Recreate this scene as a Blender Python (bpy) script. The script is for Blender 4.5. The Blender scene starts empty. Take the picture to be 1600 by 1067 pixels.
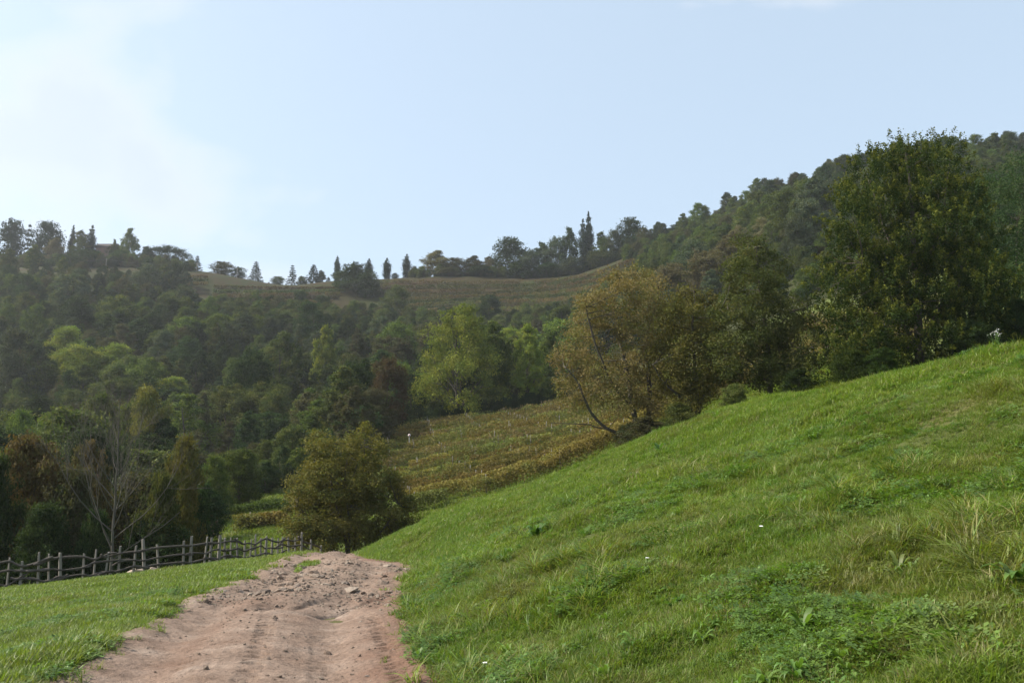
import bpy, math, random
import numpy as np
from mathutils import Vector, Matrix, Euler

scene = bpy.context.scene
R = math.radians

# ------------------------------------------------------------------ camera
FPX = 1386.0                       # focal length in pixels of a 1600 wide frame
CAMZ = 1.7
PITCH = math.atan(246.5 / FPX)
cam_data = bpy.data.cameras.new('camera')
cam_data.sensor_width = 36.0
cam_data.lens = 36.0 * FPX / 1600.0
cam_data.clip_end = 4000.0
cam = bpy.data.objects.new('camera', cam_data)
cam.location = (0, 0, CAMZ)
cam.rotation_euler = (math.pi / 2 + PITCH, 0, 0)
scene.collection.objects.link(cam)
scene.camera = cam

# ------------------------------------------------------------------ sky, sun, exposure
SUN_ELEV = R(41)
SUN_AZ = R(-86)                    # measured from the view direction, minus = to the left
world = bpy.data.worlds.new('World')
scene.world = world
world.use_nodes = True
wn = world.node_tree.nodes
wl = world.node_tree.links
wn.clear()
w_out = wn.new('ShaderNodeOutputWorld')
w_bg = wn.new('ShaderNodeBackground')
w_bg.inputs["Strength"].default_value = 0.15
sky = wn.new('ShaderNodeTexSky')
sky.sky_type = 'NISHITA'
sky.sun_disc = False
sky.sun_elevation = SUN_ELEV
sky.sun_rotation = SUN_AZ
sky.altitude = 200
sky.air_density = 1.0
sky.dust_density = 3.2
sky.ozone_density = 1.2
# thin cloud: one layer of vapour over the whole sky, denser low down and in drifts
tc = wn.new('ShaderNodeTexCoord')
def wmath(op, a, b=None, clamp=False):
    n = wn.new('ShaderNodeMath'); n.operation = op; n.use_clamp = clamp
    for i, v in enumerate((a, b)):
        if v is None: continue
        if isinstance(v, (int, float)): n.inputs[i].default_value = v
        else: wl.new(v, n.inputs[i])
    return n.outputs[0]
mp = wn.new('ShaderNodeMapping')
mp.inputs['Location'].default_value = (7.1, 11.6, 3.09)
mp.inputs['Scale'].default_value = (1.0, 1.0, 1.9)
wl.new(tc.outputs['Generated'], mp.inputs[0])
nz = wn.new('ShaderNodeTexNoise')
nz.inputs['Scale'].default_value = 2.6
nz.inputs['Detail'].default_value = 8
nz.inputs['Roughness'].default_value = 0.52
nz.inputs['Distortion'].default_value = 0.25
wl.new(mp.outputs[0], nz.inputs['Vector'])
cr = wn.new('ShaderNodeValToRGB')
cr.color_ramp.elements[0].position = 0.56; cr.color_ramp.elements[0].color = (0, 0, 0, 1)
cr.color_ramp.elements[1].position = 0.655; cr.color_ramp.elements[1].color = (1, 1, 1, 1)
wl.new(nz.outputs['Fac'], cr.inputs[0])
# a thin even veil of vapour whitens the whole sky, clouds drift in front of it
veil = wn.new('ShaderNodeMix'); veil.data_type = 'RGBA'
veil.inputs['Factor'].default_value = 0.60
veil.inputs['B'].default_value = (2.98, 3.62, 4.12, 1)
wl.new(sky.outputs[0], veil.inputs['A'])
mixc = wn.new('ShaderNodeMix'); mixc.data_type = 'RGBA'
cc_ = wn.new('ShaderNodeValToRGB')            # cloud: bright thin edges, greyer where it is thick
cc_.color_ramp.elements[0].position = 0.57; cc_.color_ramp.elements[0].color = (1.0, 1.0, 1.0, 1)
cc_.color_ramp.elements[1].position = 0.70; cc_.color_ramp.elements[1].color = (0.80, 0.82, 0.86, 1)
wl.new(nz.outputs['Fac'], cc_.inputs[0])
cs_ = wn.new('ShaderNodeMix'); cs_.data_type = 'RGBA'; cs_.blend_type = 'MULTIPLY'
cs_.inputs['Factor'].default_value = 1.0; cs_.inputs['B'].default_value = (4.30, 4.34, 4.40, 1)
wl.new(cc_.outputs[0], cs_.inputs['A']); wl.new(cs_.outputs['Result'], mixc.inputs['B'])
wl.new(wmath('MULTIPLY', cr.outputs[0], 0.46), mixc.inputs['Factor'])
wl.new(veil.outputs['Result'], mixc.inputs['A'])
wl.new(mixc.outputs['Result'], w_bg.inputs[0])
wl.new(w_bg.outputs[0], w_out.inputs[0])

sun_data = bpy.data.lights.new('sun', 'SUN')
sun_data.energy = 5.0
sun_data.angle = R(0.55)
sun_data.color = (1.0, 0.93, 0.82)
sun = bpy.data.objects.new('sun', sun_data)
sdir = Vector((math.sin(SUN_AZ) * math.cos(SUN_ELEV), math.cos(SUN_AZ) * math.cos(SUN_ELEV), math.sin(SUN_ELEV)))
sun.rotation_euler = sdir.to_track_quat('Z', 'Y').to_euler()
sun.location = (-60, 20, 80)
scene.collection.objects.link(sun)

scene.view_settings.view_transform = 'Standard'
scene.view_settings.look = 'None'
scene.view_settings.gamma = 1.0
scene.view_settings.use_curve_mapping = False
scene.view_settings.exposure = 0.72
scene.render.engine = 'CYCLES'
scene.cycles.max_bounces = 6
scene.cycles.diffuse_bounces = 3
scene.cycles.transmission_bounces = 4
scene.cycles.volume_bounces = 1
scene.cycles.caustics_reflective = False
scene.cycles.caustics_refractive = False
scene.cycles.use_denoising = True
HAZE = 0.00014                     # density of the valley haze

# ------------------------------------------------------------------ helpers: picture geometry and terrain
CP, SP = math.cos(PITCH), math.sin(PITCH)
def at(px, py, Y):
    """the point at distance Y in front of the camera that a pixel looks at"""
    a = (px - 800) / FPX; b = (533.5 - py) / FPX
    dy = CP - SP * b; dz = SP + CP * b
    t = Y / dy
    return (a * t, Y, CAMZ + dz * t)
def proj(x, y, z):
    f = y * CP + (z - CAMZ) * SP
    u = -y * SP + (z - CAMZ) * CP
    return 800 + FPX * x / f, 533.5 - FPX * u / f
def smooth(e0, e1, x):
    t = np.clip((np.asarray(x, float) - e0) / (e1 - e0), 0, 1)
    return t * t * (3 - 2 * t)
def hermite(xs, ys, xq):
    """smooth interpolation along axis 0 (monotone-limited slopes)"""
    xs = np.asarray(xs, float); ys = np.asarray(ys, float); xq = np.asarray(xq, float)
    d = (ys[1:] - ys[:-1]) / (xs[1:] - xs[:-1]).reshape((-1,) + (1,) * (ys.ndim - 1))
    m = np.zeros_like(ys); m[0] = d[0]; m[-1] = d[-1]
    a, b = d[:-1], d[1:]
    with np.errstate(divide='ignore', invalid='ignore'):
        hm = np.where(a * b > 0, 2 * a * b / (a + b), 0)
    m[1:-1] = hm
    q = np.clip(xq, xs[0], xs[-1])
    i = np.clip(np.searchsorted(xs, q) - 1, 0, len(xs) - 2)
    h = xs[i + 1] - xs[i]; t = (q - xs[i]) / h
    sh = (-1,) + (1,) * (ys.ndim - 1)
    if ys.ndim > 1: h = h.reshape(sh); t = t.reshape(sh)
    t2 = t * t; t3 = t2 * t
    return ((2*t3 - 3*t2 + 1) * ys[i] + (t3 - 2*t2 + t) * h * m[i] + (-2*t3 + 3*t2) * ys[i+1] + (t3 - t2) * h * m[i+1])
_rg = np.random.default_rng(7)
_lat = _rg.random((256, 256))
def vnoise(x, y, s=1.0, off=0.0):
    """value noise 0..1 on the plane"""
    x = np.asarray(x, float) / s + off + 1000; y = np.asarray(y, float) / s + off * 1.7 + 1000
    xi = np.floor(x).astype(int); yi = np.floor(y).astype(int)
    fx = x - xi; fy = y - yi
    fx = fx * fx * (3 - 2 * fx); fy = fy * fy * (3 - 2 * fy)
    a = _lat[xi % 256, yi % 256]; b = _lat[(xi + 1) % 256, yi % 256]
    c = _lat[xi % 256, (yi + 1) % 256]; d = _lat[(xi + 1) % 256, (yi + 1) % 256]
    return (a * (1 - fx) + b * fx) * (1 - fy) + (c * (1 - fx) + d * fx) * fy
def fbm(x, y, s, n=4, off=0.0):
    v = 0; a = 1; t = 0
    for k in range(n):
        v = v + a * vnoise(x, y, s, off + 13.7 * k); t += a; a *= 0.5; s *= 0.5
    return v / t

# the road: height, left and right edge by distance
RY  = [-20,  -8,    0,    4,    8.4,  10.5, 13,   16,   20,   24,   27,   32,   38,   44,   50,   60,  75]
RZ  = [-.3, -.15, -.05, -.02, -.04, -.03, -.03, -.03, -.08, -.14, -.20, -.38, -.63, -.92, -1.65, -3.4, -5.5]
RXL = [-3.5, -3.5, -3.6, -3.9, -4.40, -4.76, -5.15, -5.44, -5.80, -6.35, -6.9, -7.97, -8.8, -9.5, -11.5, -16.5, -26]
RXR = [.3, .25, .15,  -.14,  -.52, -.96, -1.42, -1.88, -2.2, -2.42, -3.05, -4.85, -6.2, -7.4, -9.3, -14, -23]
def road_z(Y): return hermite(RY, RZ, np.asarray(Y, float))
def road_l(Y): return hermite(RY, RXL, Y) + (fbm(Y, np.zeros_like(Y), 1.3, 3, 2.2) - .5) * .42
def road_r(Y): return hermite(RY, RXR, Y) + (fbm(Y, np.zeros_like(Y), 1.1, 3, 8.8) - .5) * .34
# the bank on the right: rise by distance from the road edge
BS = [-1, 0, 0.35, 1, 2, 4, 6, 8, 10, 13, 15, 18, 22, 30, 60]
BZ = [0, 0, .16, .52, 1.06, 1.9, 2.52, 3.28, 4.22, 5.28, 5.56, 5.80, 6.1, 7.2, 11]
def bank(s): return hermite(BS, BZ, s)
# where the near ground rolls over out of sight
CXs = [-60, -40, -19.6, -14, -11.5, -9, -7.4, -4.85, -2.96, 0, 2.6, 4.9, 6.9, 8.8, 10.6, 12.7, 15, 20, 30, 60]
CYs = [28, 31, 35.5, 40.5, 49, 50, 45, 42, 41, 38, 36, 34, 32, 30.5, 29.5, 28, 26, 24, 22, 20]
def crest_y(x): return hermite(CXs, CYs, x)
# the valley and the hillside, heights by column and distance
FC = [-300, 0, 150, 300, 450, 500, 600, 700, 800, 900, 1000, 1100, 1200, 1340, 1430, 1600, 1900]
FY = [40, 52, 60, 80, 110, 150, 200, 300, 380, 450, 475, 560, 900]
ridge_py = [425, 425, 423, 430, 450, 445, 440, 434, 438, 436, 405, 375, 334, 305, 285, 272, 265]
FZ = [
 [-2.6, -2.6, -2.5, -2.2, -2.0, -1.6, -1.2, -0.4, .6, 1.6, 2.6, 3.8, 4.9, 6.2, 6.8, 7.6, 8.6],
 [-4.0, -4.0, -4.0, -3.4, -2.4, -2.2, -2.3, -1.4, 0.2, 2.0, 4.0, 5.8, 7.3, 8.7, 9.3, 10.4, 12],
 [-4.2, -4.2, -4.0, -3.0, -1.6, -1.9, -2.3, -1.6, .6, 2.6, 4.9, 6.8, 8.4, 9.9, 10.6, 11.8, 14],
 [-3.0, -3.0, -2.4, -.8, 0.3, 0.0, 0.1, 1.2, 2.8, 4.9, 7.6, 9.8, 11.8, 13.6, 14.6, 16.5, 19],
 [0, 0, 1, 2.5, 4.0, 4.3, 5.2, 6.4, 8.0, 10, 13, 15.5, 18, 20, 21, 23, 27],
 [2, 2, 3, 4, 7.5, 9, 12, 14, 15.5, 18, 22, 26, 30, 34, 36, 40, 46],
 [14, 14, 15, 15, 17, 18, 21, 23, 25, 28, 35, 42, 50, 57, 60, 65, 72],
 [58, 58, 57, 55, 53, 52, 52, 52, 54, 60, 75, 86, 95, 106, 112, 117, 122],
 [97, 97, 93, 89, 84, 83, 82, 81, 83, 92, 106, 116, 126, 140, 147, 153, 160],
]
zr_ = [at(p, q, 450)[2] for p, q in zip(FC, ridge_py)]
FZ.append(zr_)
FZ.append([z - 0.5 for z in zr_])
FZ.append([z - 22 for z in zr_])
FZ.append([z - 90 for z in zr_])
FU = [(p - 800) / FPX for p in FC]
_gy = np.exp(np.linspace(math.log(38), math.log(900), 260))
_gu = np.linspace(FU[0], FU[-1], 220)
_tab = hermite(np.log(np.array(FY)), np.array(FZ), np.log(_gy))
_tab = hermite(np.array(FU), _tab.T, _gu).T
def far_z(x, y):
    y = np.asarray(y, float); x = np.asarray(x, float)
    yq = np.clip(y, 38.001, 899.9)
    u = np.clip(x / np.maximum(yq, 1e-6), _gu[0], _gu[-1])
    a = (np.log(yq) - math.log(38)) / (math.log(900) - math.log(38)) * (len(_gy) - 1)
    b = (u - _gu[0]) / (_gu[-1] - _gu[0]) * (len(_gu) - 1)
    i = np.clip(a.astype(int), 0, len(_gy) - 2); j = np.clip(b.astype(int), 0, len(_gu) - 2)
    fa = a - i; fb = b - j
    z = (_tab[i, j] * (1 - fb) + _tab[i, j + 1] * fb) * (1 - fa) + (_tab[i + 1, j] * (1 - fb) + _tab[i + 1, j + 1] * fb) * fa
    return z + (fbm(x, y, 14, 3, 3.1) - .5) * np.clip((y - 60) / 60, 0, 1) * 1.4
def near_z(x, y, bumps=True):
    x = np.asarray(x, float); y = np.asarray(y, float)
    zr = road_z(y); s = x - road_r(y); t = road_l(y) - x
    g = 0.60 + 0.40 * smooth(0, 27, y)
    lump = 0
    if bumps:
        lump = ((fbm(x, y, 3.2, 4, 1.0) - .5) * .46 + (vnoise(x, y, .55, 5.0) - .5) * .15)
    bk = bank(np.maximum(s, 0)) * g + lump * smooth(.2, 1.6, s)
    # a worn hollow where the bank has slipped behind the opening in the grass
    bk = bk - 0.35 * np.exp(-((y - 30.5) / 2.6) ** 2 - ((s - 1.2) / 1.3) ** 2)
    lf = -0.118 * np.maximum(t, 0) + .05 * smooth(0, .35, t) + lump * .45 * smooth(.2, 1.5, t)
    z = zr + np.where(s > 0, bk, 0) + np.where(t > 0, lf, 0)
    d = y - crest_y(x)
    drop = np.where(d > 0, .045 * np.minimum(d, 8) ** 2, 0)
    return z - drop * np.where(t > 0, .5, 1)
def ground_z(x, y, bumps=True):
    x = np.asarray(x, float); y = np.asarray(y, float)
    d = y - crest_y(x)
    w = smooth(3, 15, d)
    return near_z(x, y, bumps) * (1 - w) + far_z(x, y) * w
def gz(x, y): return float(ground_z(np.array([x]), np.array([y]))[0])
def spot(px, Y):
    """ground point seen in picture column px at distance Y"""
    z = 0.0
    for _ in range(4):
        f = Y * CP + (z - CAMZ) * SP
        x = (px - 800) * f / FPX
        z = gz(x, Y)
    return x, Y, z

# ------------------------------------------------------------------ helpers: meshes, objects, materials
ROOT = scene.collection
def new_obj(name, data, parent=None):
    o = bpy.data.objects.new(name, data)
    ROOT.objects.link(o)
    if parent is not None: o.parent = parent
    return o
def tag(o, label=None, category=None, group=None, kind=None):
    if label: o['label'] = label
    if category: o['category'] = category
    if group: o['group'] = group
    if kind: o['kind'] = kind
    return o
def mesh_np(name, verts, faces, mat=None, col=None, smooth_=False):
    """verts (n,3); faces (m,k) array or a list of such arrays; col (n,4) stored as 'var'"""
    me = bpy.data.meshes.new(name)
    verts = np.ascontiguousarray(verts, dtype=np.float32)
    if not isinstance(faces, list): faces = [faces]
    faces = [np.asarray(f, dtype=np.int32) for f in faces if len(f)]
    me.vertices.add(len(verts)); me.vertices.foreach_set('co', verts.ravel())
    nl = sum(f.size for f in faces); npoly = sum(len(f) for f in faces)
    me.loops.add(nl); me.polygons.add(npoly)
    me.loops.foreach_set('vertex_index', np.concatenate([f.ravel() for f in faces]))
    tot = np.concatenate([np.full(len(f), f.shape[1], dtype=np.int32) for f in faces])
    st = np.concatenate([[0], np.cumsum(tot)[:-1]]).astype(np.int32)
    me.polygons.foreach_set('loop_start', st)
    me.polygons.foreach_set('use_smooth', np.full(npoly, bool(smooth_)))
    me.update(calc_edges=True)
    if col is not None:
        a = me.attributes.new('var', 'FLOAT_COLOR', 'POINT')
        a.data.foreach_set('color', np.ascontiguousarray(col, dtype=np.float32).ravel())
    if mat is not None: me.materials.append(mat)
    return me
def grid_faces(nr, nc):
    i = np.arange(nr - 1)[:, None] * nc + np.arange(nc - 1)[None, :]
    i = i.ravel()
    return np.stack([i, i + 1, i + nc + 1, i + nc], 1)

class NT:
    """small wrapper to write node trees"""
    def __init__(self, name):
        self.m = bpy.data.materials.new(name); self.m.use_nodes = True
        self.t = self.m.node_tree; self.t.nodes.clear()
        self.out = self.t.nodes.new('ShaderNodeOutputMaterial')
    def n(self, typ, **kw):
        nd = self.t.nodes.new(typ)
        for k, v in kw.items():
            if hasattr(nd, k): setattr(nd, k, v)
        return nd
    def l(self, a, b): self.t.links.new(a, b)
    def setin(self, sock, v):
        if hasattr(v, 'is_output'): self.l(v, sock)
        elif isinstance(v, (tuple, list)) and len(v) == 3 and sock.type == 'RGBA': sock.default_value = (*v, 1)
        else: sock.default_value = v
    def noise(self, vec, scale, detail=3, rough=.55, dist=0.0):
        nd = self.n('ShaderNodeTexNoise')
        nd.inputs['Scale'].default_value = scale; nd.inputs['Detail'].default_value = detail
        nd.inputs['Roughness'].default_value = rough; nd.inputs['Distortion'].default_value = dist
        if vec is not None: self.l(vec, nd.inputs['Vector'])
        return nd.outputs['Fac']
    def ramp(self, fac, stops):
        nd = self.n('ShaderNodeValToRGB'); e = nd.color_ramp.elements
        e[0].position = stops[0][0]; e[0].color = (*stops[0][1], 1) if len(stops[0][1]) == 3 else stops[0][1]
        e[1].position = stops[-1][0]; e[1].color = (*stops[-1][1], 1)
        for p, c in stops[1:-1]:
            k = e.new(p); k.color = (*c, 1)
        self.l(fac, nd.inputs[0]); return nd.outputs[0]
    def mix(self, f, a, b, blend='MIX'):
        nd = self.n('ShaderNodeMix'); nd.data_type = 'RGBA'; nd.blend_type = blend
        self.setin(nd.inputs['Factor'], f); self.setin(nd.inputs['A'], a); self.setin(nd.inputs['B'], b)
        return nd.outputs['Result']
    def math(self, op, a, b=0.0, clamp=False):
        nd = self.n('ShaderNodeMath'); nd.operation = op; nd.use_clamp = clamp
        self.setin(nd.inputs[0], a); self.setin(nd.inputs[1], b); return nd.outputs[0]
    def mapr(self, v, a, b, c, d):
        nd = self.n('ShaderNodeMapRange'); self.setin(nd.inputs[0], v)
        for i, x in enumerate((a, b, c, d)): nd.inputs[i + 1].default_value = x
        return nd.outputs[0]
    def bump(self, h, strength, dist):
        nd = self.n('ShaderNodeBump'); nd.inputs['Strength'].default_value = strength
        nd.inputs['Distance'].default_value = dist; self.l(h, nd.inputs['Height']); return nd.outputs[0]
    def principled(self, col, rough=.8, spec=.3, normal=None):
        b = self.n('ShaderNodeBsdfPrincipled')
        self.setin(b.inputs['Base Color'], col); self.setin(b.inputs['Roughness'], rough)
        b.inputs['Specular IOR Level'].default_value = spec
        if normal is not None: self.l(normal, b.inputs['Normal'])
        return b.outputs[0]
    def finish(self, shader): self.l(shader, self.out.inputs[0]); return self.m
    def pos(self): return self.n('ShaderNodeNewGeometry').outputs['Position']
    def obj(self): return self.n('ShaderNodeTexCoord').outputs['Object']
    def rand(self): return self.n('ShaderNodeObjectInfo').outputs['Random']
    def attr(self, name='var'):
        a = self.n('ShaderNodeAttribute'); a.attribute_name = name; return a
    def leaf(self, col, trans=.35, rough=.55, spec=.25, tint=(1.25, 1.2, .6)):
        """thin leaf: scattering front plus light let through"""
        p = self.principled(col, rough, spec)
        t = self.n('ShaderNodeBsdfTranslucent')
        self.l(self.mix(1.0, col, tint, 'MULTIPLY'), t.inputs[0])
        m = self.n('ShaderNodeMixShader'); m.inputs[0].default_value = trans
        self.l(p, m.inputs[1]); self.l(t.outputs[0], m.inputs[2])
        return m.outputs[0]

LEAF_COL = {   # name: (main, second, share of second)
    'olive':     ((.066, .092, .026), (.104, .114, .034), .50),
    'dark':      ((.028, .050, .017), (.044, .066, .020), .45),
    'bright':    ((.155, .215, .036), (.225, .245, .042), .50),
    'green':     ((.072, .108, .026), (.112, .142, .030), .50),
    'grey':      ((.055, .078, .045), (.085, .095, .050), .50),
    'brown':     ((.080, .076, .038), (.058, .072, .030), .50),
    'rust':      ((.088, .060, .026), (.068, .062, .024), .50),
    'pale':      ((.150, .135, .070), (.110, .110, .050), .50),
    'conifer':   ((.020, .036, .022), (.032, .046, .022), .40),
    'alder':     ((.190, .148, .066), (.118, .122, .038), .50),
    'aldergreen':((.082, .108, .030), (.130, .128, .042), .38),
    'hornbeam':  ((.030, .056, .012), (.050, .078, .015), .45),
    'bush':      ((.170, .160, .042), (.098, .118, .030), .52),
    'vine':      ((.190, .150, .044), (.120, .138, .038), .55),
    'vinered':   ((.150, .112, .050), (.100, .115, .036), .55),
}
_lm = {}
def leaf_mat(kind):
    if kind in _lm: return _lm[kind]
    a, b, sh = LEAF_COL[kind]
    m = NT('leaf_' + kind)
    at_ = m.attr(); s = m.n('ShaderNodeSeparateColor'); m.l(at_.outputs['Color'], s.inputs[0])
    big = m.noise(m.pos(), .55, 2)
    f = m.math('ADD', m.math('MULTIPLY', s.outputs[1], .55), m.math('MULTIPLY', big, .6))
    f = m.mapr(f, .80 - .5 * sh, 1.02 - .5 * sh, 0, 1)
    col = m.mix(f, a, b)
    if kind == 'hornbeam': col = m.mix(m.mapr(s.outputs[2], .5, 1.0, 0, .6), col, (.19, .20, .03))   # sunlit look of the shoot tips, painted into the leaf colour as yellow
    val = m.math('MULTIPLY', m.math('MULTIPLY', m.mapr(s.outputs[0], 0, 1, .76, 1.24), m.mapr(s.outputs[1], 0, 1, .82, 1.18)), m.mapr(m.rand(), 0, 1, .72, 1.28))
    hsv = m.n('ShaderNodeHueSaturation'); m.l(col, hsv.inputs['Color']); m.l(val, hsv.inputs['Value'])
    m.l(m.mapr(m.rand(), 0, 1, .487, .513), hsv.inputs['Hue'])
    return _lm.setdefault(kind, m.finish(m.leaf(hsv.outputs[0], trans=.30, spec=.08, rough=.7)))

def bark_mat(name, a, b, scale=9):
    m = NT(name)
    o = m.obj()
    mp = m.n('ShaderNodeMapping'); m.l(o, mp.inputs[0]); mp.inputs['Scale'].default_value = (1, 1, .25)
    n1 = m.noise(mp.outputs[0], scale, 5, .65)
    n2 = m.noise(o, 1.3, 2)
    c = m.mix(n1, a, b)
    c = m.mix(m.mapr(n2, .45, .75, 0, .5), c, (.055, .075, .035))
    return m.finish(m.principled(c, .9, .15, m.bump(n1, .6, .03)))
BARK = bark_mat('bark', (.035, .028, .020), (.11, .095, .075))
BARK_GREY = bark_mat('bark_grey', (.055, .048, .040), (.145, .128, .11))

# ------------------------------------------------------------------ helpers: branches and leaves
class Tubes:
    def __init__(self): self.v = []; self.f = []; self.n = 0; self.caps = []
    def add(self, pts, rad, k=6):
        pts = np.asarray(pts, float); n = len(pts)
        rad = np.broadcast_to(np.asarray(rad, float), (n,))
        t = np.gradient(pts, axis=0); t /= np.linalg.norm(t, axis=1)[:, None] + 1e-9
        ref = np.array([0, 0, 1.0]) if abs(t[0, 2]) < .9 else np.array([1.0, 0, 0])
        a = np.cross(t, ref); a /= np.linalg.norm(a, axis=1)[:, None] + 1e-9
        b = np.cross(t, a)
        th = np.linspace(0, 2 * math.pi, k, endpoint=False)
        ring = pts[:, None] + rad[:, None, None] * (np.cos(th)[None, :, None] * a[:, None] + np.sin(th)[None, :, None] * b[:, None])
        self.v.append(ring.reshape(-1, 3))
        i = np.arange(n - 1)[:, None] * k; j = np.arange(k)[None, :]; j2 = (j + 1) % k
        q = np.stack([i + j, i + j2, i + k + j2, i + k + j], -1).reshape(-1, 4) + self.n
        self.f.append(q)
        if k >= 4:
            e = np.arange(k)
            self.caps.append((self.n + (n - 1) * k + e).tolist()); self.caps.append((self.n + e[::-1]).tolist())
        self.n += n * k
    def mesh(self, name, mat, caps=False):
        faces = [np.concatenate(self.f)]
        if caps:
            by = {}
            for c in self.caps: by.setdefault(len(c), []).append(c)
            faces += [np.array(v) for v in by.values()]
        return mesh_np(name, np.concatenate(self.v), faces, mat, None, True)
def unit(v): return v / (np.linalg.norm(v, axis=-1, keepdims=True) + 1e-9)
def bez(p0, p1, sag, rng, n=6, wob=.06):
    """a limb from p0 to p1 that starts outward and bends by sag (vector)"""
    p0 = np.asarray(p0, float); p1 = np.asarray(p1, float)
    m = (p0 + p1) / 2 + np.asarray(sag)
    t = np.linspace(0, 1, n)[:, None]
    p = (1 - t) ** 2 * p0 + 2 * t * (1 - t) * m + t ** 2 * p1
    w = rng.normal(0, wob * np.linalg.norm(p1 - p0) / n, p.shape); w[0] = 0
    return p + w
def leaf_quads(pos, nrm, size, rng, var, aspect=.55):
    """one pointed leaf (quad) per row"""
    n = len(pos)
    t = unit(np.cross(nrm, rng.normal(size=(n, 3)))); b = np.cross(nrm, t)
    L = (size * rng.uniform(.65, 1.3, n))[:, None] * .5
    W = L * aspect
    bend = nrm * L * .22
    v = np.stack([pos - t * L, pos + b * W + bend, pos + t * L, pos - b * W + bend], 1).reshape(-1, 3)
    f = np.arange(4 * n).reshape(-1, 4)
    col = np.repeat(var, 4, axis=0)
    return v, f, col
def crown_mesh(name, mat, lobes, rng, n_leaf, size, clumps=13, spread=.25, flat=.78, spray=0.0, hollow=.35, aspect=.55, up=.35):
    """lobes: (centre, radius) list.  Leaves sit in small clumps over the outside of every lobe."""
    C = np.array([l[0] for l in lobes], float); Rr = np.array([l[1] for l in lobes], float)
    w = Rr ** 2; k = np.maximum(3, np.round(clumps * w / w.mean())).astype(int)
    li = np.repeat(np.arange(len(C)), k)
    d = unit(rng.normal(size=(len(li), 3)) + np.array([0, 0, .25]))
    rr = Rr[li] * rng.uniform(hollow, 1.05, len(li)) ** .5
    cc = C[li] + d * rr[:, None] * np.array([1, 1, flat])
    cvar = rng.random(len(li))
    ci = rng.integers(0, len(li), n_leaf)
    sg = Rr[li][ci] * spread
    tipv = np.zeros(n_leaf)
    if spray > 0:
        dirv = unit(d[ci] * .8 + np.array([0, 0, .9]) + rng.normal(0, .25, (len(li), 3))[ci])
        tt = rng.random(n_leaf)[:, None]; tipv = tt[:, 0]
        pos = cc[ci] + dirv * tt * spray * rng.uniform(.5, 1.4, len(li))[ci][:, None] + rng.normal(size=(n_leaf, 3)) * (sg * (.45 - .28 * tt[:, 0]))[:, None]
    else:
        pos = cc[ci] + rng.normal(size=(n_leaf, 3)) * sg[:, None] * np.array([1, 1, .7])
    nrm = unit(d[ci] * .7 + rng.normal(0, .75, (n_leaf, 3)) + np.array([0, 0, up]))
    var = np.stack([rng.random(n_leaf), cvar[ci] * .75 + .25 * rng.random(n_leaf), tipv, np.ones(n_leaf)], 1)
    v, f, col = leaf_quads(pos, nrm, size, rng, var, aspect)
    return mesh_np(name, v, f, mat, col)
def env_lobes(rng, H, cb, rmax, prof, n, rl=(.24, .36)):
    """lobes over a crown envelope; prof(h) 0..1 gives the radius at relative height h of the crown"""
    out = []
    for i in range(n):
        h = (i + rng.random()) / n
        h = h ** .9
        a = i * 2.39996 + rng.normal(0, .35)
        r = rmax * prof(h)
        rad = rmax * rng.uniform(*rl) * (.65 + .5 * prof(h))
        q = max(0, r - rad * .75) * rng.uniform(.45, 1.08)
        z = cb + (H - cb) * h
        z = min(z, H - rad * .6)
        out.append((np.array([q * math.cos(a), q * math.sin(a), z]), rad))
    return out
def limbs_for(tb, lobes, H, cb, r0, rng, share=.8, k=5, lean=(0, 0)):
    top = np.array([lean[0], lean[1], H * .86])
    n = 9
    t = np.linspace(0, 1, n)[:, None]
    wob = np.cumsum(rng.normal(0, .012 * H, (n, 3)) * np.array([1, 1, 0]), axis=0); wob[0] = 0
    tr = t * top + wob
    tb.add(tr, r0 * (1.12 - t[:, 0]) ** .9, 8)
    tb.add(np.array([[0, 0, -.4], [0, 0, .02], tr[0] + (tr[1] - tr[0]) * .25]), [r0 * 1.5, r0 * 1.35, r0 * 1.02], 8)
    for c, r in lobes:
        if rng.random() > share: continue
        zz = max(cb * .55, c[2] - np.hypot(c[0], c[1]) * rng.uniform(.55, 1.0) - .15 * H * rng.random())
        s = min(.95, max(.12, zz / (H * .86)))
        i = s * (n - 1); j = int(min(n - 2, i)); p0 = tr[j] + (tr[j + 1] - tr[j]) * (i - j)
        rb = r0 * (1.0 - s) * .55 + r0 * .08
        p = bez(p0, c, np.array([0, 0, -.06 * np.linalg.norm(c - p0)]), rng, 6)
        tb.add(p, np.linspace(rb, rb * .25, 6), k)
        for _ in range(2):
            q = p[rng.integers(2, 5)]
            e = c + unit(rng.normal(size=3) + np.array([0, 0, .4])) * r * .9
            tb.add(bez(q, e, rng.normal(0, .1, 3), rng, 4), np.linspace(rb * .4, rb * .1, 4), 4)
PROF = {
    'round':  lambda h: math.sqrt(max(.05, 1 - (2 * h - .85) ** 2 / 1.35)),
    'oval':   lambda h: max(.18, math.sin(math.pi * min(1, .18 + .80 * h)) ** .8),
    'wide':   lambda h: max(.2, (1 - h ** 2.6)) ** .6,
    'cone':   lambda h: max(.08, 1 - h) ** .8,
    'column': lambda h: max(.12, min(1, (1 - h) * 2.2, .35 + 2.6 * h)),
}
def proto(kind, seed, H, rmax, cb, prof, nl, n_leaf, size, r0, rl=(.24, .36), bark=None, **kw):
    rng = np.random.default_rng(seed)
    lobes = env_lobes(rng, H, cb, rmax, PROF[prof], nl, rl)
    tb = Tubes(); limbs_for(tb, lobes, H, cb, r0, rng)
    tm = tb.mesh('trunk', bark or BARK)
    cm = crown_mesh('crown', None, lobes, rng, n_leaf, size, **kw)
    cm.materials.append(leaf_mat(kind))
    return tm, cm
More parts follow.
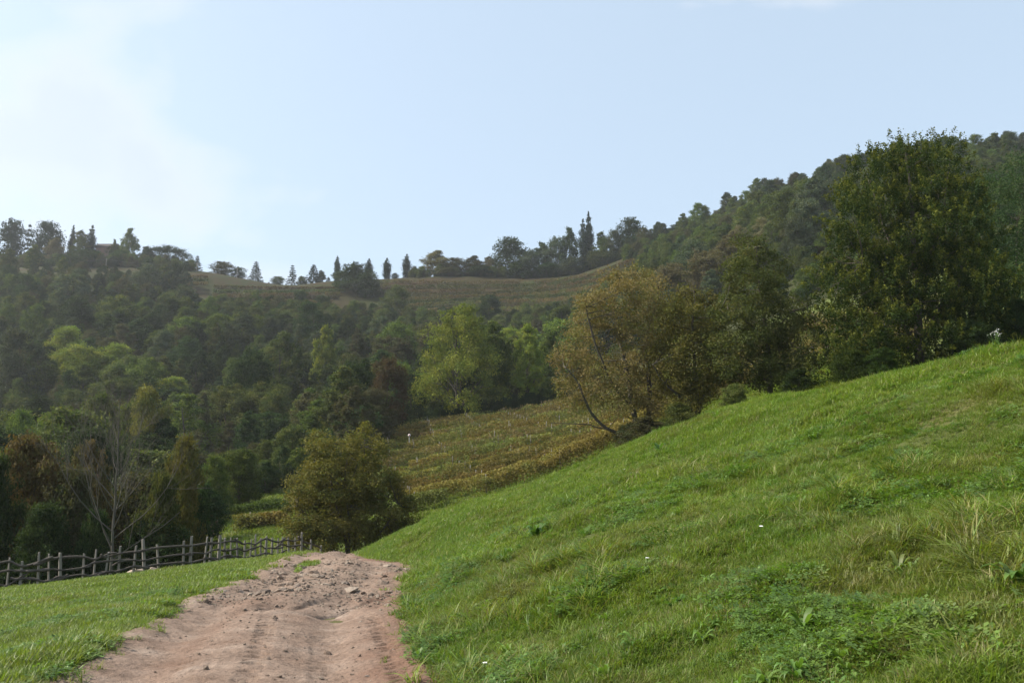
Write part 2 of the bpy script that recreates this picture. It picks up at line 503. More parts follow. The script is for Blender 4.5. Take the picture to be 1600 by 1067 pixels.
def put_tree(name, meshes, kind, loc, scale=(1, 1, 1), rz=0.0, label=None, group=None, cat='tree'):
    e = new_obj(name, None)
    e.empty_display_size = .5
    e.location = loc; e.rotation_euler = (0, 0, rz); e.scale = scale
    tag(e, label, cat, group)
    tm, cm = meshes
    if tm is not None: new_obj('trunk', tm, e)
    c = new_obj('crown', cm, e)
    if kind:
        c.material_slots[0].link = 'OBJECT'; c.material_slots[0].material = leaf_mat(kind)
    return e

# ------------------------------------------------------------------ setting: ground, road
def col_of(x, y, z):
    """picture column and row of ground points"""
    f = y * CP + (z - CAMZ) * SP
    u = -y * SP + (z - CAMZ) * CP
    f = np.where(f > .5, f, .5)
    return 800 + FPX * x / f, 533.5 - FPX * u / f
def forest_edge(px):
    return np.interp(px, [-400, 280, 330, 400, 470, 585, 600, 900, 1000, 1300, 1700], [46, 46, 72, 97, 104, 118, 154, 157, 160, 165, 165])
UP_L = [(-400, 436), (0, 436), (150, 430), (300, 436), (340, 447), (450, 452), (530, 446), (640, 438), (700, 438), (800, 443), (900, 432), (1000, 408), (1130, 386)]
def upper_vine(px, py):
    """share of terraced vineyard at a picture position on the far slope"""
    top = np.interp(px, [a for a, b in UP_L], [b for a, b in UP_L])
    bot = np.interp(px, [0, 120, 330, 480, 600, 800, 930, 1000, 1140], [445, 446, 478, 486, 496, 502, 480, 432, 402])
    return (py > top - 2) & (py < bot) & (px > -40) & (px < 1140)

def build_ground():
    rows = np.concatenate([np.linspace(-14, 2, 22)[:-1], np.arange(2, 20, .12), np.arange(20, 62, .26),
                           np.exp(np.linspace(math.log(62), math.log(900), 170))])
    cols = np.concatenate([np.linspace(-1.25, -.6, 22)[:-1], np.arange(-.6, -.2, .008), np.arange(-.2, .02, .0026),
                           np.arange(.02, .6, .0062), np.linspace(.6, 1.25, 22)])
    Yg, Ug = np.meshgrid(rows, cols, indexing='ij')
    Xg = Ug * (Yg + 20)
    x = Xg.ravel(); y = Yg.ravel()
    z = ground_z(x, y)
    # bed of the road: sunk a little under the road sheet
    s = x - road_r(y); t = road_l(y) - x
    inside = np.minimum(smooth(.05, .35, -s), smooth(.05, .35, -t)) * (y < 61)
    zz = z - .16 * inside
    px, py = col_of(x, y, z)
    n1 = fbm(x, y, 2.3, 4, 4.0); n2 = fbm(x, y, 9, 3, 6.0)
    grass = np.stack([.060 + .03 * n1, .075 + .03 * n1, .026 + 0 * n1], 1)
    soil = np.stack([.15 + 0 * n1, .105 + 0 * n1, .07 + 0 * n1], 1)
    c = grass * (1 - smooth(.52, .72, n1)[:, None] * .5) + soil * (smooth(.52, .72, n1)[:, None] * .5)
    near_edge = np.maximum(smooth(.30, .0, s) * (s > -.6), smooth(.25, .0, t) * (t > -.6)) * (y < 62)
    redsoil = np.array([.165, .098, .066])
    c = c * (1 - near_edge[:, None]) + redsoil * near_edge[:, None]
    hollow = np.exp(-((y - 29) / 3.2) ** 2 - ((s - .4) / .55) ** 2)[:, None]
    c = c * (1 - hollow) + redsoil * hollow
    far = y > 52
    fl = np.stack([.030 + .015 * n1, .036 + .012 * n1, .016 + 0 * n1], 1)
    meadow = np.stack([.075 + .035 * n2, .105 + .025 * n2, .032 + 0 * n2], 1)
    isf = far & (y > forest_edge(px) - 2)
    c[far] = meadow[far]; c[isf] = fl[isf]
    uv = (upper_vine(px, py) & (y > 340) & (y < 470)) | ((y > 395) & (px < 1145))
    band = .5 + .5 * np.sin(py * 2 * math.pi / 7.0)
    tv = np.stack([.022 + .010 * band + .010 * n1, .021 + .010 * (1 - band) + .008 * n2, .010 + 0 * n1], 1)
    c[uv] = tv[uv]
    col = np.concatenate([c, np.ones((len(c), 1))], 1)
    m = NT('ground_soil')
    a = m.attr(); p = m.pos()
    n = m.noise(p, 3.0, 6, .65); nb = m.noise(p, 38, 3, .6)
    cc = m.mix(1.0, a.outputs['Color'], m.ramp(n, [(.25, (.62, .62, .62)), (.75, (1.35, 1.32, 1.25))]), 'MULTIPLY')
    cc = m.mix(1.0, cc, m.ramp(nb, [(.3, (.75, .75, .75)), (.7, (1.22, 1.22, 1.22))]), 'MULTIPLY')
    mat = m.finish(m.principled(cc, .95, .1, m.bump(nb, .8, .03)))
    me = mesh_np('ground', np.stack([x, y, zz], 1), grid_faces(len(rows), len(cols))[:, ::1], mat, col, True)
    return tag(new_obj('ground', me), kind='structure')
ground = build_ground()

def road_relief(x, y, w):
    """ruts, tyre treads and rubble bumps; w = 0..1 across"""
    z = .07 * (fbm(x, y, 1.4, 4, 11) - .5) + .045 * (fbm(x, y, .28, 3, 15) - .5) + .014 * (vnoise(x, y, .06, 9) - .5)
    # camber worn into two shallow wheel ruts
    z += .05 * (1 - (2 * w - 1) ** 2)
    for wc, ww, dp in ((.22, .10, .10), (.72, .11, .11)):
        z -= dp * np.exp(-((w - wc + .02 * np.sin(y * .6)) / ww) ** 2)
    # rubble stretch
    rb = smooth(15.5, 18, y) * smooth(31, 26, y)
    z += rb * (.12 * (fbm(x, y, .75, 4, 21) - .5) + .035 * (vnoise(x, y, .17, 23) - .5))
    # cut bank and hollow before the rubble
    d = y - (15.2 + .5 * np.sin(x * 1.7) + .6 * (vnoise(x, y, .9, 31) - .5))
    z += .085 * smooth(-.25, .25, d) * smooth(.95, .75, w)
    z -= .13 * np.exp(-((y - 14.5) / .55) ** 2 - ((w - .66) / .12) ** 2)
    z -= .09 * np.exp(-((y - 14.9) / .35) ** 2 - ((w - .45) / .09) ** 2)
    # diagonal skid grooves
    g = (x + 3.1) - (y - 14.5) * .55
    z -= .05 * np.exp(-(g / .07) ** 2) * smooth(13.9, 14.4, y) * smooth(16.2, 15.6, y)
    g = (x + 3.75) - (y - 14.5) * .5
    z -= .04 * np.exp(-(g / .06) ** 2) * smooth(13.9, 14.3, y) * smooth(15.9, 15.3, y)
    # tread prints of a tractor tyre
    def tread(xc, half, per, dp, y0, y1, slant):
        q = (x - xc) / half
        inside = smooth(1.0, .82, np.abs(q)) * smooth(y0, y0 + .4, y) * smooth(y1, y1 - .5, y)
        ph = (y + slant * np.abs(q) * per + .6 * per * (vnoise(x, y, .35, 41) - .5)) / per
        bar = smooth(.38, .58, np.abs((ph % 1.0) - .5) * 2)
        fade = smooth(.30, .70, vnoise(x, y, .8, 47 + 10 * half) * .6 + vnoise(x, y, .16, 49) * .5)
        return -dp * inside * fade * bar
    xc = np.interp(y, [5, 8.4, 11, 13.5, 16], [-1.9, -2.44, -2.98, -3.55, -4.3])
    z += tread(xc, .13, .22, .040, 5.5, 15.2, .3)
    z += tread(xc + 1.50, .12, .21, .032, 6, 14.6, .35)
    z += tread(xc + .80, .22, .19, .016, 5, 13.5, .3)
    z += tread(xc + 1.95, .18, .20, .018, 5, 14, .3)
    z += tread(xc + .38, .16, .15, .010, 5, 14, .3)
    z += tread(xc - .62, .22, .20, .016, 5, 12.5, .3)
    z += tread(xc - 1.15, .18, .18, .012, 5, 12, .3)
    return z
def build_road():
    rows = np.concatenate([np.arange(-8, 5, .12), np.arange(5, 16, .021), np.arange(16, 30, .04), np.arange(30, 62, .11)])
    nc = 160
    w = np.linspace(-.10, 1.10, nc)
    Y, W = np.meshgrid(rows, w, indexing='ij')
    xl = road_l(rows)[:, None]; xr = road_r(rows)[:, None]
    X = xl + (xr - xl) * W
    x = X.ravel(); y = Y.ravel(); ww = W.ravel()
    z = road_z(y) + road_relief(x, y, np.clip(ww, 0, 1)) - .14 * smooth(0.0, -.06, ww) - .14 * smooth(1.0, 1.06, ww)
    z = z + .03 * smooth(.12, 0, ww) + .03 * smooth(.88, 1, ww)
    # moister red earth by the bank, pale dust in the worn middle
    n = fbm(x, y, 1.0, 4, 51)
    wet = np.clip(smooth(.70, 1.0, ww + .22 * (n - .5)) * .9 + .5 * smooth(.55, .75, n) * .6 + .35 * np.exp(-((ww - .27) / .05) ** 2) * (y < 15), 0, 1)
    rub = smooth(15, 18, y) * smooth(30, 26, y)
    col = np.stack([wet, rub, n, np.ones_like(n)], 1)
    m = NT('road_earth')
    a = m.attr(); s = m.n('ShaderNodeSeparateColor'); m.l(a.outputs['Color'], s.inputs[0])
    p = m.pos()
    n1 = m.noise(p, 1.6, 6, .6); n2 = m.noise(p, 22, 5, .7); n3 = m.noise(p, 110, 2, .6)
    c = m.ramp(n1, [(.3, (.165, .112, .082)), (.55, (.228, .165, .126)), (.75, (.305, .238, .190))])
    c = m.mix(m.math('MULTIPLY', s.outputs[0], .75), c, (.150, .082, .054))
    c = m.mix(m.math('MULTIPLY', s.outputs[1], .35), c, (.240, .176, .132))
    c = m.mix(1.0, c, m.ramp(n2, [(.30, (.62, .60, .58)), (.5, (1, 1, 1)), (.70, (1.30, 1.28, 1.26))]), 'MULTIPLY')
    vo = m.n('ShaderNodeTexVoronoi'); vo.inputs['Scale'].default_value = 34; m.l(p, vo.inputs['Vector'])
    peb = m.mapr(vo.outputs['Distance'], .0, .30, 1, 0)
    c = m.mix(m.math('MULTIPLY', m.math('GREATER_THAN', peb, .55), .3), c, (.29, .25, .215))
    h = m.math('ADD', m.math('MULTIPLY', n2, .7), m.math('MULTIPLY', n3, .35))
    h = m.math('ADD', h, m.math('MULTIPLY', peb, .4))
    mat = m.finish(m.principled(c, .93, .15, m.bump(h, 1.0, .028)))
    me = mesh_np('road', np.stack([x, y, z], 1), grid_faces(len(rows), nc), mat, col, True)
    return tag(new_obj('road', me), 'rutted reddish dirt track climbing to a crest', None, None, 'structure')
road = build_road()
def road_top(x, y):
    x = np.array([x]); y = np.array([y])
    w = (x - road_l(y)) / (road_r(y) - road_l(y))
    return float((road_z(y) + road_relief(x, y, w))[0])

# stones of the broken stretch: each one a piece of the road
def stone_mesh(seed):
    rng = np.random.default_rng(seed)
    import bmesh
    bm = bmesh.new(); bmesh.ops.create_icosphere(bm, subdivisions=1, radius=1.0)
    k = [unit(rng.normal(size=3)) for _ in range(7)]; lim = rng.uniform(.5, .85, 7)
    for v in bm.verts:
        p = np.array(v.co) * rng.uniform(.88, 1.12)
        for a, b in zip(k, lim):
            d = p @ a
            if d > b: p = p - a * (d - b)
        v.co = p
    me = bpy.data.meshes.new('stone'); bm.to_mesh(me); bm.free()
    return me
def stone_mat(name, a, b):
    m = NT(name); n = m.noise(m.obj(), 3.5, 5, .65); n2 = m.noise(m.obj(), 20, 3)
    c = m.mix(n, a, b); c = m.mix(m.mapr(m.rand(), 0, 1, 0, .45), c, (.21, .145, .11))
    return m.finish(m.principled(c, .9, .2, m.bump(m.math('ADD', n, m.math('MULTIPLY', n2, .4)), .7, .12)))
ST_M = [stone_mat('stone_tan', (.22, .160, .120), (.36, .28, .215)), stone_mat('stone_grey', (.18, .145, .120), (.30, .25, .21)), stone_mat('stone_pale', (.30, .235, .18), (.45, .375, .30))]
STONES = []
for i in range(9):
    me = stone_mesh(200 + i); me.materials.append(ST_M[(0, 1, 0, 2, 1, 0, 2, 1, 0)[i]]); STONES.append(me)
def build_stones():
    rng = np.random.default_rng(31)
    spots = [(395, 903, .13), (330, 931, .14), (385, 932, .11), (450, 937, .12), (465, 932, .10), (475, 933, .09), (510, 924, .20), (545, 925, .22),
             (470, 907, .16), (490, 911, .16), (600, 905, .13), (622, 893, .14), (604, 889, .20), (560, 915, .14), (540, 918, .16), (440, 902, .14), (650, 902, .12)]
    n = 0
    for px, py, r in spots:
        # walk along the pixel's line of sight to the road
        Y = min(np.linspace(8, 44, 700), key=lambda q: abs(proj(at(px, py, q)[0], q, float(road_z(np.array([q]))[0]))[1] - py))
        x = at(px, py, Y)[0]
        put = (x, Y, r * .68); add_stone(rng, *put); n += 1
    while n < 230:
        Y = rng.uniform(15.6, 26.5) if rng.random() < .92 else rng.uniform(8, 16)
        Yn = np.array([Y]); a, b = float(road_l(Yn)[0]), float(road_r(Yn)[0])
        w = rng.uniform(.06, .97)
        if vnoise(a + (b - a) * w, Y, 1.6, 61) < .42 and Y > 15.6: continue
        r = rng.lognormal(-3.05, .5) if Y > 15.6 else rng.uniform(.02, .035)
        add_stone(rng, a + (b - a) * w, Y, min(r, .2)); n += 1
def add_stone(rng, x, y, r):
    o = new_obj('stone', STONES[(0, 2, 3, 5, 6, 8, 3, 6, 1, 7)[rng.integers(0, 10)]], road)
    s = (r * rng.uniform(.9, 1.7), r * rng.uniform(.8, 1.3), r * rng.uniform(.35, .75))
    o.scale = s; o.rotation_euler = (rng.normal(0, .25), rng.normal(0, .25), rng.uniform(0, 6.28))
    o.location = (x, y, road_top(x, y) + s[2] * .02)
build_stones()

# ------------------------------------------------------------------ trees
# -- the forest's building blocks
MID = [
    proto('olive', 1, 12, 5.0, 1.5, 'round', 20, 14000, .35, .20),
    proto('olive', 2, 13, 4.0, 1.6, 'oval', 20, 14000, .35, .18),
    proto('olive', 3, 11, 5.6, 1.0, 'wide', 22, 14000, .35, .22),
    proto('olive', 4, 12.5, 4.6, 1.2, 'round', 15, 14000, .35, .20, rl=(.26, .44)),
    proto('olive', 5, 12, 4.4, 1.0, 'oval', 26, 14000, .35, .18, rl=(.18, .30)),
    proto('olive', 6, 9, 4.8, .4, 'wide', 20, 14000, .35, .14),
    proto('olive', 7, 14, 3.0, 1.2, 'column', 24, 14000, .35, .17, rl=(.26, .42)),
    proto('olive', 8, 12.5, 5.2, 1.5, 'oval', 11, 14000, .35, .22, rl=(.20, .52)),
    proto('olive', 9, 13, 4.2, 3.5, 'oval', 18, 5500, .35, .20, rl=(.18, .32), bark=BARK_GREY),
]
SKY = {
    0: proto('olive', 51, 12, 4.8, .2, 'wide', 24, 8000, .46, .20, rl=(.24, .42)),
    2: proto('olive', 52, 11, 5.6, .0, 'round', 24, 8500, .46, .20, rl=(.22, .42)),
    4: proto('olive', 53, 12, 4.3, .2, 'oval', 24, 8000, .44, .18, rl=(.24, .40)),
    5: proto('olive', 54, 9, 4.9, .0, 'wide', 20, 8000, .44, .14),
}
NEARP = [
    proto('olive', 11, 6, 3.0, .5, 'round', 24, 16000, .20, .10),
    proto('olive', 12, 7, 2.7, .8, 'oval', 26, 16000, .20, .10),
    proto('olive', 13, 5, 3.2, .3, 'wide', 24, 16000, .20, .09),
]
def cypress_proto(seed, H=12, r=1.25):
    rng = np.random.default_rng(seed)
    lobes = []
    for i in range(34):
        h = (i + .5) / 34
        rr = r * max(.14, min(1, (1 - h) * 2.6 + .08, .7 + 2.5 * h)) * .55
        a = i * 2.4
        lobes.append((np.array([rr * .7 * math.cos(a), rr * .7 * math.sin(a), .5 + (H - .5) * h]), rr * 1.0))
    tb = Tubes(); tb.add([[0, 0, -.4], [0, 0, H * .5], [0, 0, H * .9]], [.18, .12, .03], 6)
    cm = crown_mesh('crown', leaf_mat('conifer'), lobes, rng, 5000, .42, clumps=7, spread=.42, flat=1.7, up=.5)
    return tb.mesh('trunk', BARK), cm
def spruce_proto(seed, H=13, r=3.4, tiers=12):
    rng = np.random.default_rng(seed)
    lobes = []; tb = Tubes()
    tb.add([[0, 0, -.4], [0, 0, H * .5], [0, 0, H]], [.2, .13, .02], 6)
    for i in range(tiers):
        h = i / tiers; z = 1.0 + (H - 1.4) * h
        rad = r * (1 - h) ** .9 + .25
        nb = 7 if h < .7 else 5
        for j in range(nb):
            a = j * 6.28 / nb + i * .8 + rng.normal(0, .15)
            L = rad * rng.uniform(.75, 1.1)
            e = np.array([L * math.cos(a), L * math.sin(a), z - .22 * L])
            tb.add(bez((0, 0, z + .1), e, (0, 0, .12 * L), rng, 4), np.linspace(.05, .012, 4), 4)
            for q in (.45, .8, 1.0):
                lobes.append((np.array([e[0] * q, e[1] * q, z - .2 * L * q]), .20 + .22 * rad / r))
    cm = crown_mesh('crown', leaf_mat('conifer'), lobes, rng, 5200, .42, clumps=3, spread=.45, flat=.5, aspect=.4)
    return tb.mesh('trunk', BARK), cm
def umbrella_proto(seed, H=13, r=7.5):
    rng = np.random.default_rng(seed)
    lobes = []
    for i in range(34):
        q = math.sqrt((i + .5) / 34); a = i * 2.4
        lobes.append((np.array([r * q * math.cos(a), r * q * math.sin(a), H - 1.6 - 3.6 * q ** 2.2 + rng.normal(0, .25)]), rng.uniform(1.2, 1.8)))
    tb = Tubes(); limbs_for(tb, lobes[::2], H * .72, 3, .3, rng, share=1)
    cm = crown_mesh('crown', leaf_mat('conifer'), lobes, rng, 8000, .48, clumps=9, spread=.36, flat=.6, up=.6)
    return tb.mesh('trunk', BARK), cm
CYP = [cypress_proto(21, 12, 1.45), cypress_proto(22, 12, 1.65)]
SPR = [spruce_proto(23), spruce_proto(24, 13, 3.0, 10)]
UMB = umbrella_proto(25)
LOCUST = proto('olive', 61, 17, 9.0, .6, 'wide', 46, 30000, .36, .32, rl=(.16, .27))

HM = {0: 12, 1: 13, 2: 11, 3: 12.5, 4: 12, 5: 9, 6: 14, 7: 12.5, 8: 13}
WM = {0: 10.5, 1: 8.6, 2: 11.8, 3: 10.0, 4: 9.2, 5: 10.2, 6: 6.4, 7: 11, 8: 8.8}
def place(name, px, top, width, Y, kind, label, group=None, mesh=None, dims=None, base_py=None, rz=None, cat='tree'):
    """a tree that stands on the ground in picture column px with its top at row top and this width in pixels"""
    x, y, z = spot(px, Y)
    zt = at(px, top, Y)[2]
    H = max(1.5, zt - z)
    W = width / FPX * Y
    sx = W / dims[1]; sz = H / dims[0]
    rz = (px * 12.9898) % 6.28 if rz is None else rz
    return put_tree(name, mesh, kind, (x, y, z - .05), (sx, sx, sz), rz, label, group, cat)
def mid(name, px, top, width, Y, kind, label, v=0, group=None):
    return place(name, px, top, width, Y, kind, label, group, MID[v], (HM[v], WM[v]))
NH = [6, 7, 5]; NW = [6.4, 5.8, 6.8]
def near(name, px, top, width, Y, kind, label, v=0, group=None, cat='shrub'):
    return place(name, px, top, width, Y, kind, label, group, NEARP[v], (NH[v], NW[v]), cat=cat)

# -- the skyline trees
RY_ = 447
def mid(name, px, top, width, Y, kind, label, v=0, group=None):      # skyline crowns reach to the ground
    v = {0: 2, 1: 4, 3: 0, 4: 4}.get(v, v)
    return place(name, px, top, width * 1.18, Y, kind, label, group, SKY[v], (HM[v], WM[v]))
G = 'trees along the skyline'
mid('pine_tree', 14, 345, 56, RY_, 'conifer', 'dark broad tree at the far left end of the skyline', 3, G)
place('conifer_tree', 40, 343, 17, RY_, 'conifer', 'thin pointed dark conifer between two broad crowns at far left skyline', G, SPR[1], (13, 6.2))
mid('pine_tree', 70, 347, 50, RY_ - 2, 'conifer', 'dark broad tree left of the leftmost skyline cypress', 0, G)
mid('broadleaf_tree', 84, 372, 34, RY_ - 12, 'pale', 'small pale olive tree just left of the leftmost cypress', 4, G)
place('cypress_tree', 109, 352, 10, RY_, 'conifer', 'slim dark cypress, leftmost of all on the ridge', G, CYP[0], (12, 2.6))
mid('broadleaf_tree', 122, 362, 36, RY_ - 2, 'olive', 'olive tree between the two cypresses beside the ridge house', 1, G)
place('cypress_tree', 139, 352, 15, RY_, 'conifer', 'broader dark cypress left of the house on the ridge', G, CYP[1], (12, 3.1))
mid('broadleaf_tree', 134, 392, 58, RY_ - 18, 'dark', 'dark bushy tree below the ridge house', 2, G)
mid('broadleaf_tree', 105, 400, 46, RY_ - 24, 'dark', 'dark rounded tree under the leftmost cypress', 0, G)
mid('shrub', 149, 391, 22, RY_ - 4, 'dark', 'dark shrub against the left wall of the ridge house', 5, G)
mid('broadleaf_tree', 176, 384, 26, RY_ - 3, 'dark', 'dark tree screening the right part of the ridge house', 0, G)
mid('broadleaf_tree', 176, 375, 14, RY_ + 3, 'grey', 'small slender tree behind the right end of the house', 1, G)
mid('broadleaf_tree', 198, 358, 32, RY_, 'olive', 'tall tapering olive tree right of the ridge house', 1, G)
mid('broadleaf_tree', 190, 392, 40, RY_ - 12, 'dark', 'low dark tree in front of the tapering olive tree', 0, G)
mid('broadleaf_tree', 226, 386, 30, RY_, 'grey', 'grey green tree left of the umbrella pine', 4, G)
place('umbrella_pine', 259, 386, 74, RY_, 'conifer', 'dark umbrella pine with arched flat crown on the left skyline', G, UMB, (13, 15.8))
mid('shrub', 268, 412, 46, RY_ - 4, 'dark', 'dark shrub under the umbrella pine', 5, G)
place('spruce_tree', 307, 397, 19, RY_, 'conifer', 'sparse dark spruce right of the umbrella pine', G, SPR[1], (13, 6.2))
mid('broadleaf_tree', 347, 409, 38, RY_, 'brown', 'round reddish brown tree on the skyline between two spruces', 0, G)
mid('broadleaf_tree', 372, 418, 28, RY_, 'dark', 'small dark tree beside the reddish brown skyline tree', 0, G)
place('spruce_tree', 399, 406, 26, RY_, 'conifer', 'full dark spruce standing alone left of the skyline gap', G, SPR[0], (13, 7.2))
mid('broadleaf_tree', 434, 432, 24, RY_, 'grey', 'low round grey green tree left of a thin spruce', 0, G)
place('spruce_tree', 456, 411, 19, RY_, 'conifer', 'thin dark spruce, second of three in the skyline dip', G, SPR[1], (13, 6.2))
mid('broadleaf_tree', 472, 432, 18, RY_, 'olive', 'little olive bush between two spruces on the skyline', 5, G)
place('spruce_tree', 489, 411, 30, RY_, 'conifer', 'wide dark spruce left of the lone slim cypress', G, SPR[0], (13, 7.2))
mid('broadleaf_tree', 501, 423, 18, RY_ + 2, 'grey', 'small tree leaning against the wide spruce', 4, G)
place('spruce_tree', 513, 432, 12, RY_, 'conifer', 'tiny dark conifer left of the slim cypress', G, SPR[0], (13, 7.2))
place('cypress_tree', 526, 400, 10, RY_, 'conifer', 'slim cypress rising left of the big dark clump', G, CYP[0], (12, 2.6))
mid('broadleaf_tree', 555, 413, 66, 410, 'dark', 'big dark rounded tree breaking the skyline above the wood', 3, G)
mid('broadleaf_tree', 575, 428, 46, 402, 'dark', 'dark tree at the right of the big clump', 0, G)
mid('broadleaf_tree', 536, 424, 36, 425, 'grey', 'grey green tree at the left of the big clump', 1, G)
place('cypress_tree', 552, 408, 9, 440, 'conifer', 'cypress tip peeping over the big dark clump, left one', G, CYP[0], (12, 2.6))
place('cypress_tree', 576, 404, 12, 440, 'conifer', 'cypress tip peeping over the big dark clump, right one', G, CYP[1], (12, 3.1))
place('cypress_tree', 604, 403, 13, RY_, 'conifer', 'free standing cypress, left of the pair right of the big clump', G, CYP[1], (12, 3.1))
place('cypress_tree', 635, 397, 13, RY_, 'conifer', 'free standing cypress, right of the pair right of the big clump', G, CYP[1], (12, 3.1))
mid('shrub', 617, 427, 13, RY_, 'grey', 'small bush between the two free standing cypresses', 0, G)
mid('shrub', 656, 428, 26, RY_, 'dark', 'low dark bush right of the free standing cypresses', 5, G)
for i, (px, top, w, kd, v, lb) in enumerate([
    (682, 392, 50, 'pale', 1, 'pale brown thin-leaved tree, first of the brown skyline hedge'),
    (712, 403, 40, 'brown', 0, 'brown tree, second of the brown skyline hedge'),
    (740, 400, 40, 'brown', 4, 'brown tree, third of the brown skyline hedge'),
    (764, 402, 34, 'pale', 1, 'pale brown tree, last of the brown skyline hedge'),
    (797, 372, 66, 'dark', 3, 'tall dark tree beside the brown skyline hedge'),
    (826, 392, 46, 'grey', 0, 'grey green tree right of the tall dark skyline tree'),
    (848, 380, 40, 'dark', 4, 'dark tree in the middle of the skyline wood'),
    (868, 372, 42, 'grey', 0, 'grey green tree left of the peaked skyline tree'),
    (891, 357, 36, 'dark', 1, 'dark peaked tree left of the twin cypresses'),
    (940, 364, 34, 'olive', 1, 'olive tree right of the twin cypresses'),
    (962, 360, 36, 'grey', 0, 'grey green tree at the start of the wooded hill'),
    (986, 341, 52, 'dark', 3, 'big dark tree at the left foot of the wooded hill')]):
    mid('broadleaf_tree', px, top, w, RY_ - 3 - (i % 3) * 3, kd, lb, v, G)
for px, top, w, kd, v, lb in [(815, 408, 44, 'dark', 5, 'low dark tree at the vineyard edge below the tall dark tree'), (855, 412, 44, 'dark', 0, 'low dark tree at the vineyard edge in the skyline wood'),
                         (895, 402, 44, 'grey', 5, 'low grey tree below the peaked skyline tree'), (930, 392, 40, 'olive', 0, 'low olive tree below the twin cypresses'),
                         (700, 418, 40, 'brown', 5, 'low brown bush under the skyline hedge, left'), (750, 416, 44, 'dark', 5, 'low dark bush under the skyline hedge, right')]:
    mid('broadleaf_tree', px, top, w, RY_ - 12, kd, lb, v, G)
place('cypress_tree', 912, 342, 14, RY_ - 2, 'conifer', 'shorter cypress of the twin pair, left', G, CYP[1], (12, 3.1))
place('cypress_tree', 921, 331, 15, RY_ - 2, 'conifer', 'taller cypress of the twin pair, right', G, CYP[1], (12, 3.1))
def mid(name, px, top, width, Y, kind, label, v=0, group=None):
    return place(name, px, top, width, Y, kind, label, group, MID[v], (HM[v], WM[v]))
# -- trees on the slope that can be told apart
S = 'single trees on the far slope'
mid('broadleaf_tree', 620, 447, 62, 372, 'olive', 'broad olive tree below the free standing cypresses', 2, S)
mid('broadleaf_tree', 765, 460, 46, 350, 'dark', 'dark round tree on the terraced vineyard above the yellow green tree', 0, S)
mid('broadleaf_tree', 468, 455, 32, 385, 'dark', 'small dark tree on the terraced vineyard below a thin spruce', 0, S)
mid('broadleaf_tree', 425, 462, 30, 380, 'dark', 'small dark tree among vines left of the pale bare patch', 4, S)
mid('broadleaf_tree', 505, 462, 36, 375, 'dark', 'dark tree right of the pale bare patch', 0, S)
mid('broadleaf_tree', 700, 482, 50, 330, 'grey', 'grey green tree behind the big yellow green tree', 0, S)
mid('broadleaf_tree', 483, 474, 66, 290, 'dark', 'dark rounded tree standing above the wood left of centre', 3, S)
mid('broadleaf_tree', 880, 478, 60, 300, 'green', 'bluish green tree above the wood left of the brown autumn tree', 0, S)
mid('broadleaf_tree', 1080, 420, 50, 330, 'grey', 'grey shrubby tree under the upper vineyard strip', 5, S)
mid('broadleaf_tree', 1105, 398, 34, 350, 'grey', 'small grey tree at the right end of the upper vineyard strip', 4, S)
mid('broadleaf_tree', 1215, 442, 70, 220, 'pale', 'pale dry-leaved tree behind the straight alder', 2, S)
mid('broadleaf_tree', 1270, 450, 70, 215, 'pale', 'pale dry-leaved tree left of the big dark hornbeam', 0, S)
mid('broadleaf_tree', 1045, 440, 60, 240, 'grey', 'grey green tree showing over the brown autumn tree', 2, S)
F = 'trees at the foot of the wooded slope'
place('locust_tree', 722, 479, 168, 158, 'bright', 'big yellow green tree above the lower vineyard', F, LOCUST, (17, 19), rz=.4)
mid('locust_tree', 772, 505, 80, 163, 'green', 'green tree at the right shoulder of the yellow green tree', 1, F)
mid('locust_tree', 826, 508, 62, 158, 'bright', 'slender bright green tree right of the big yellow green tree', 1, F)
mid('broadleaf_tree', 862, 520, 60, 166, 'green', 'green tree at the left edge of the brown autumn tree', 4, F)
mid('broadleaf_tree', 604, 560, 80, 150, 'rust', 'rust brown tree left of the big yellow green tree', 0, F)
mid('broadleaf_tree', 550, 566, 90, 142, 'dark', 'dark tree behind the round autumn bush', 0, F)
mid('broadleaf_tree', 640, 585, 60, 160, 'dark', 'dark tree at the foot of the yellow green tree', 0, F)
mid('broadleaf_tree', 97, 513, 80, 250, 'bright', 'yellow green tree high in the left wood', 7, F)
mid('broadleaf_tree', 126, 540, 104, 232, 'bright', 'wide yellow green tree below the high one in the left wood', 0, F)
mid('broadleaf_tree', 180, 541, 92, 236, 'bright', 'yellow green tree, rightmost of the three in the left wood', 3, F)
mid('broadleaf_tree', 220, 560, 84, 215, 'green', 'mid green tree right of the yellow green trees on the left', 0, F)
mid('broadleaf_tree', 18, 518, 100, 225, 'grey', 'tall grey green tree at the left picture edge', 3, F)
mid('broadleaf_tree', 290, 497, 86, 285, 'green', 'light green tree on the upper wooded slope, left of three', 2, F)
mid('broadleaf_tree', 345, 492, 76, 288, 'green', 'light green tree on the upper wooded slope, middle of three', 0, F)
mid('broadleaf_tree', 402, 495, 70, 285, 'green', 'light green tree on the upper wooded slope, right of three', 2, F)
mid('broadleaf_tree', 622, 505, 80, 240, 'green', 'green tree in the gap left of the big yellow green tree', 0, F)
mid('broadleaf_tree', 440, 520, 80, 215, 'olive', 'brownish olive tree in the middle of the wood', 4, F)
mid('broadleaf_tree', 505, 510, 50, 225, 'bright', 'small yellow tree in the middle of the wood', 1, F)
mid('broadleaf_tree', 390, 545, 90, 190, 'dark', 'dark green tree in the middle of the wood', 0, F)
FIXED = [(o.location.x, o.location.y) for o in ROOT.objects if o.type == 'EMPTY']

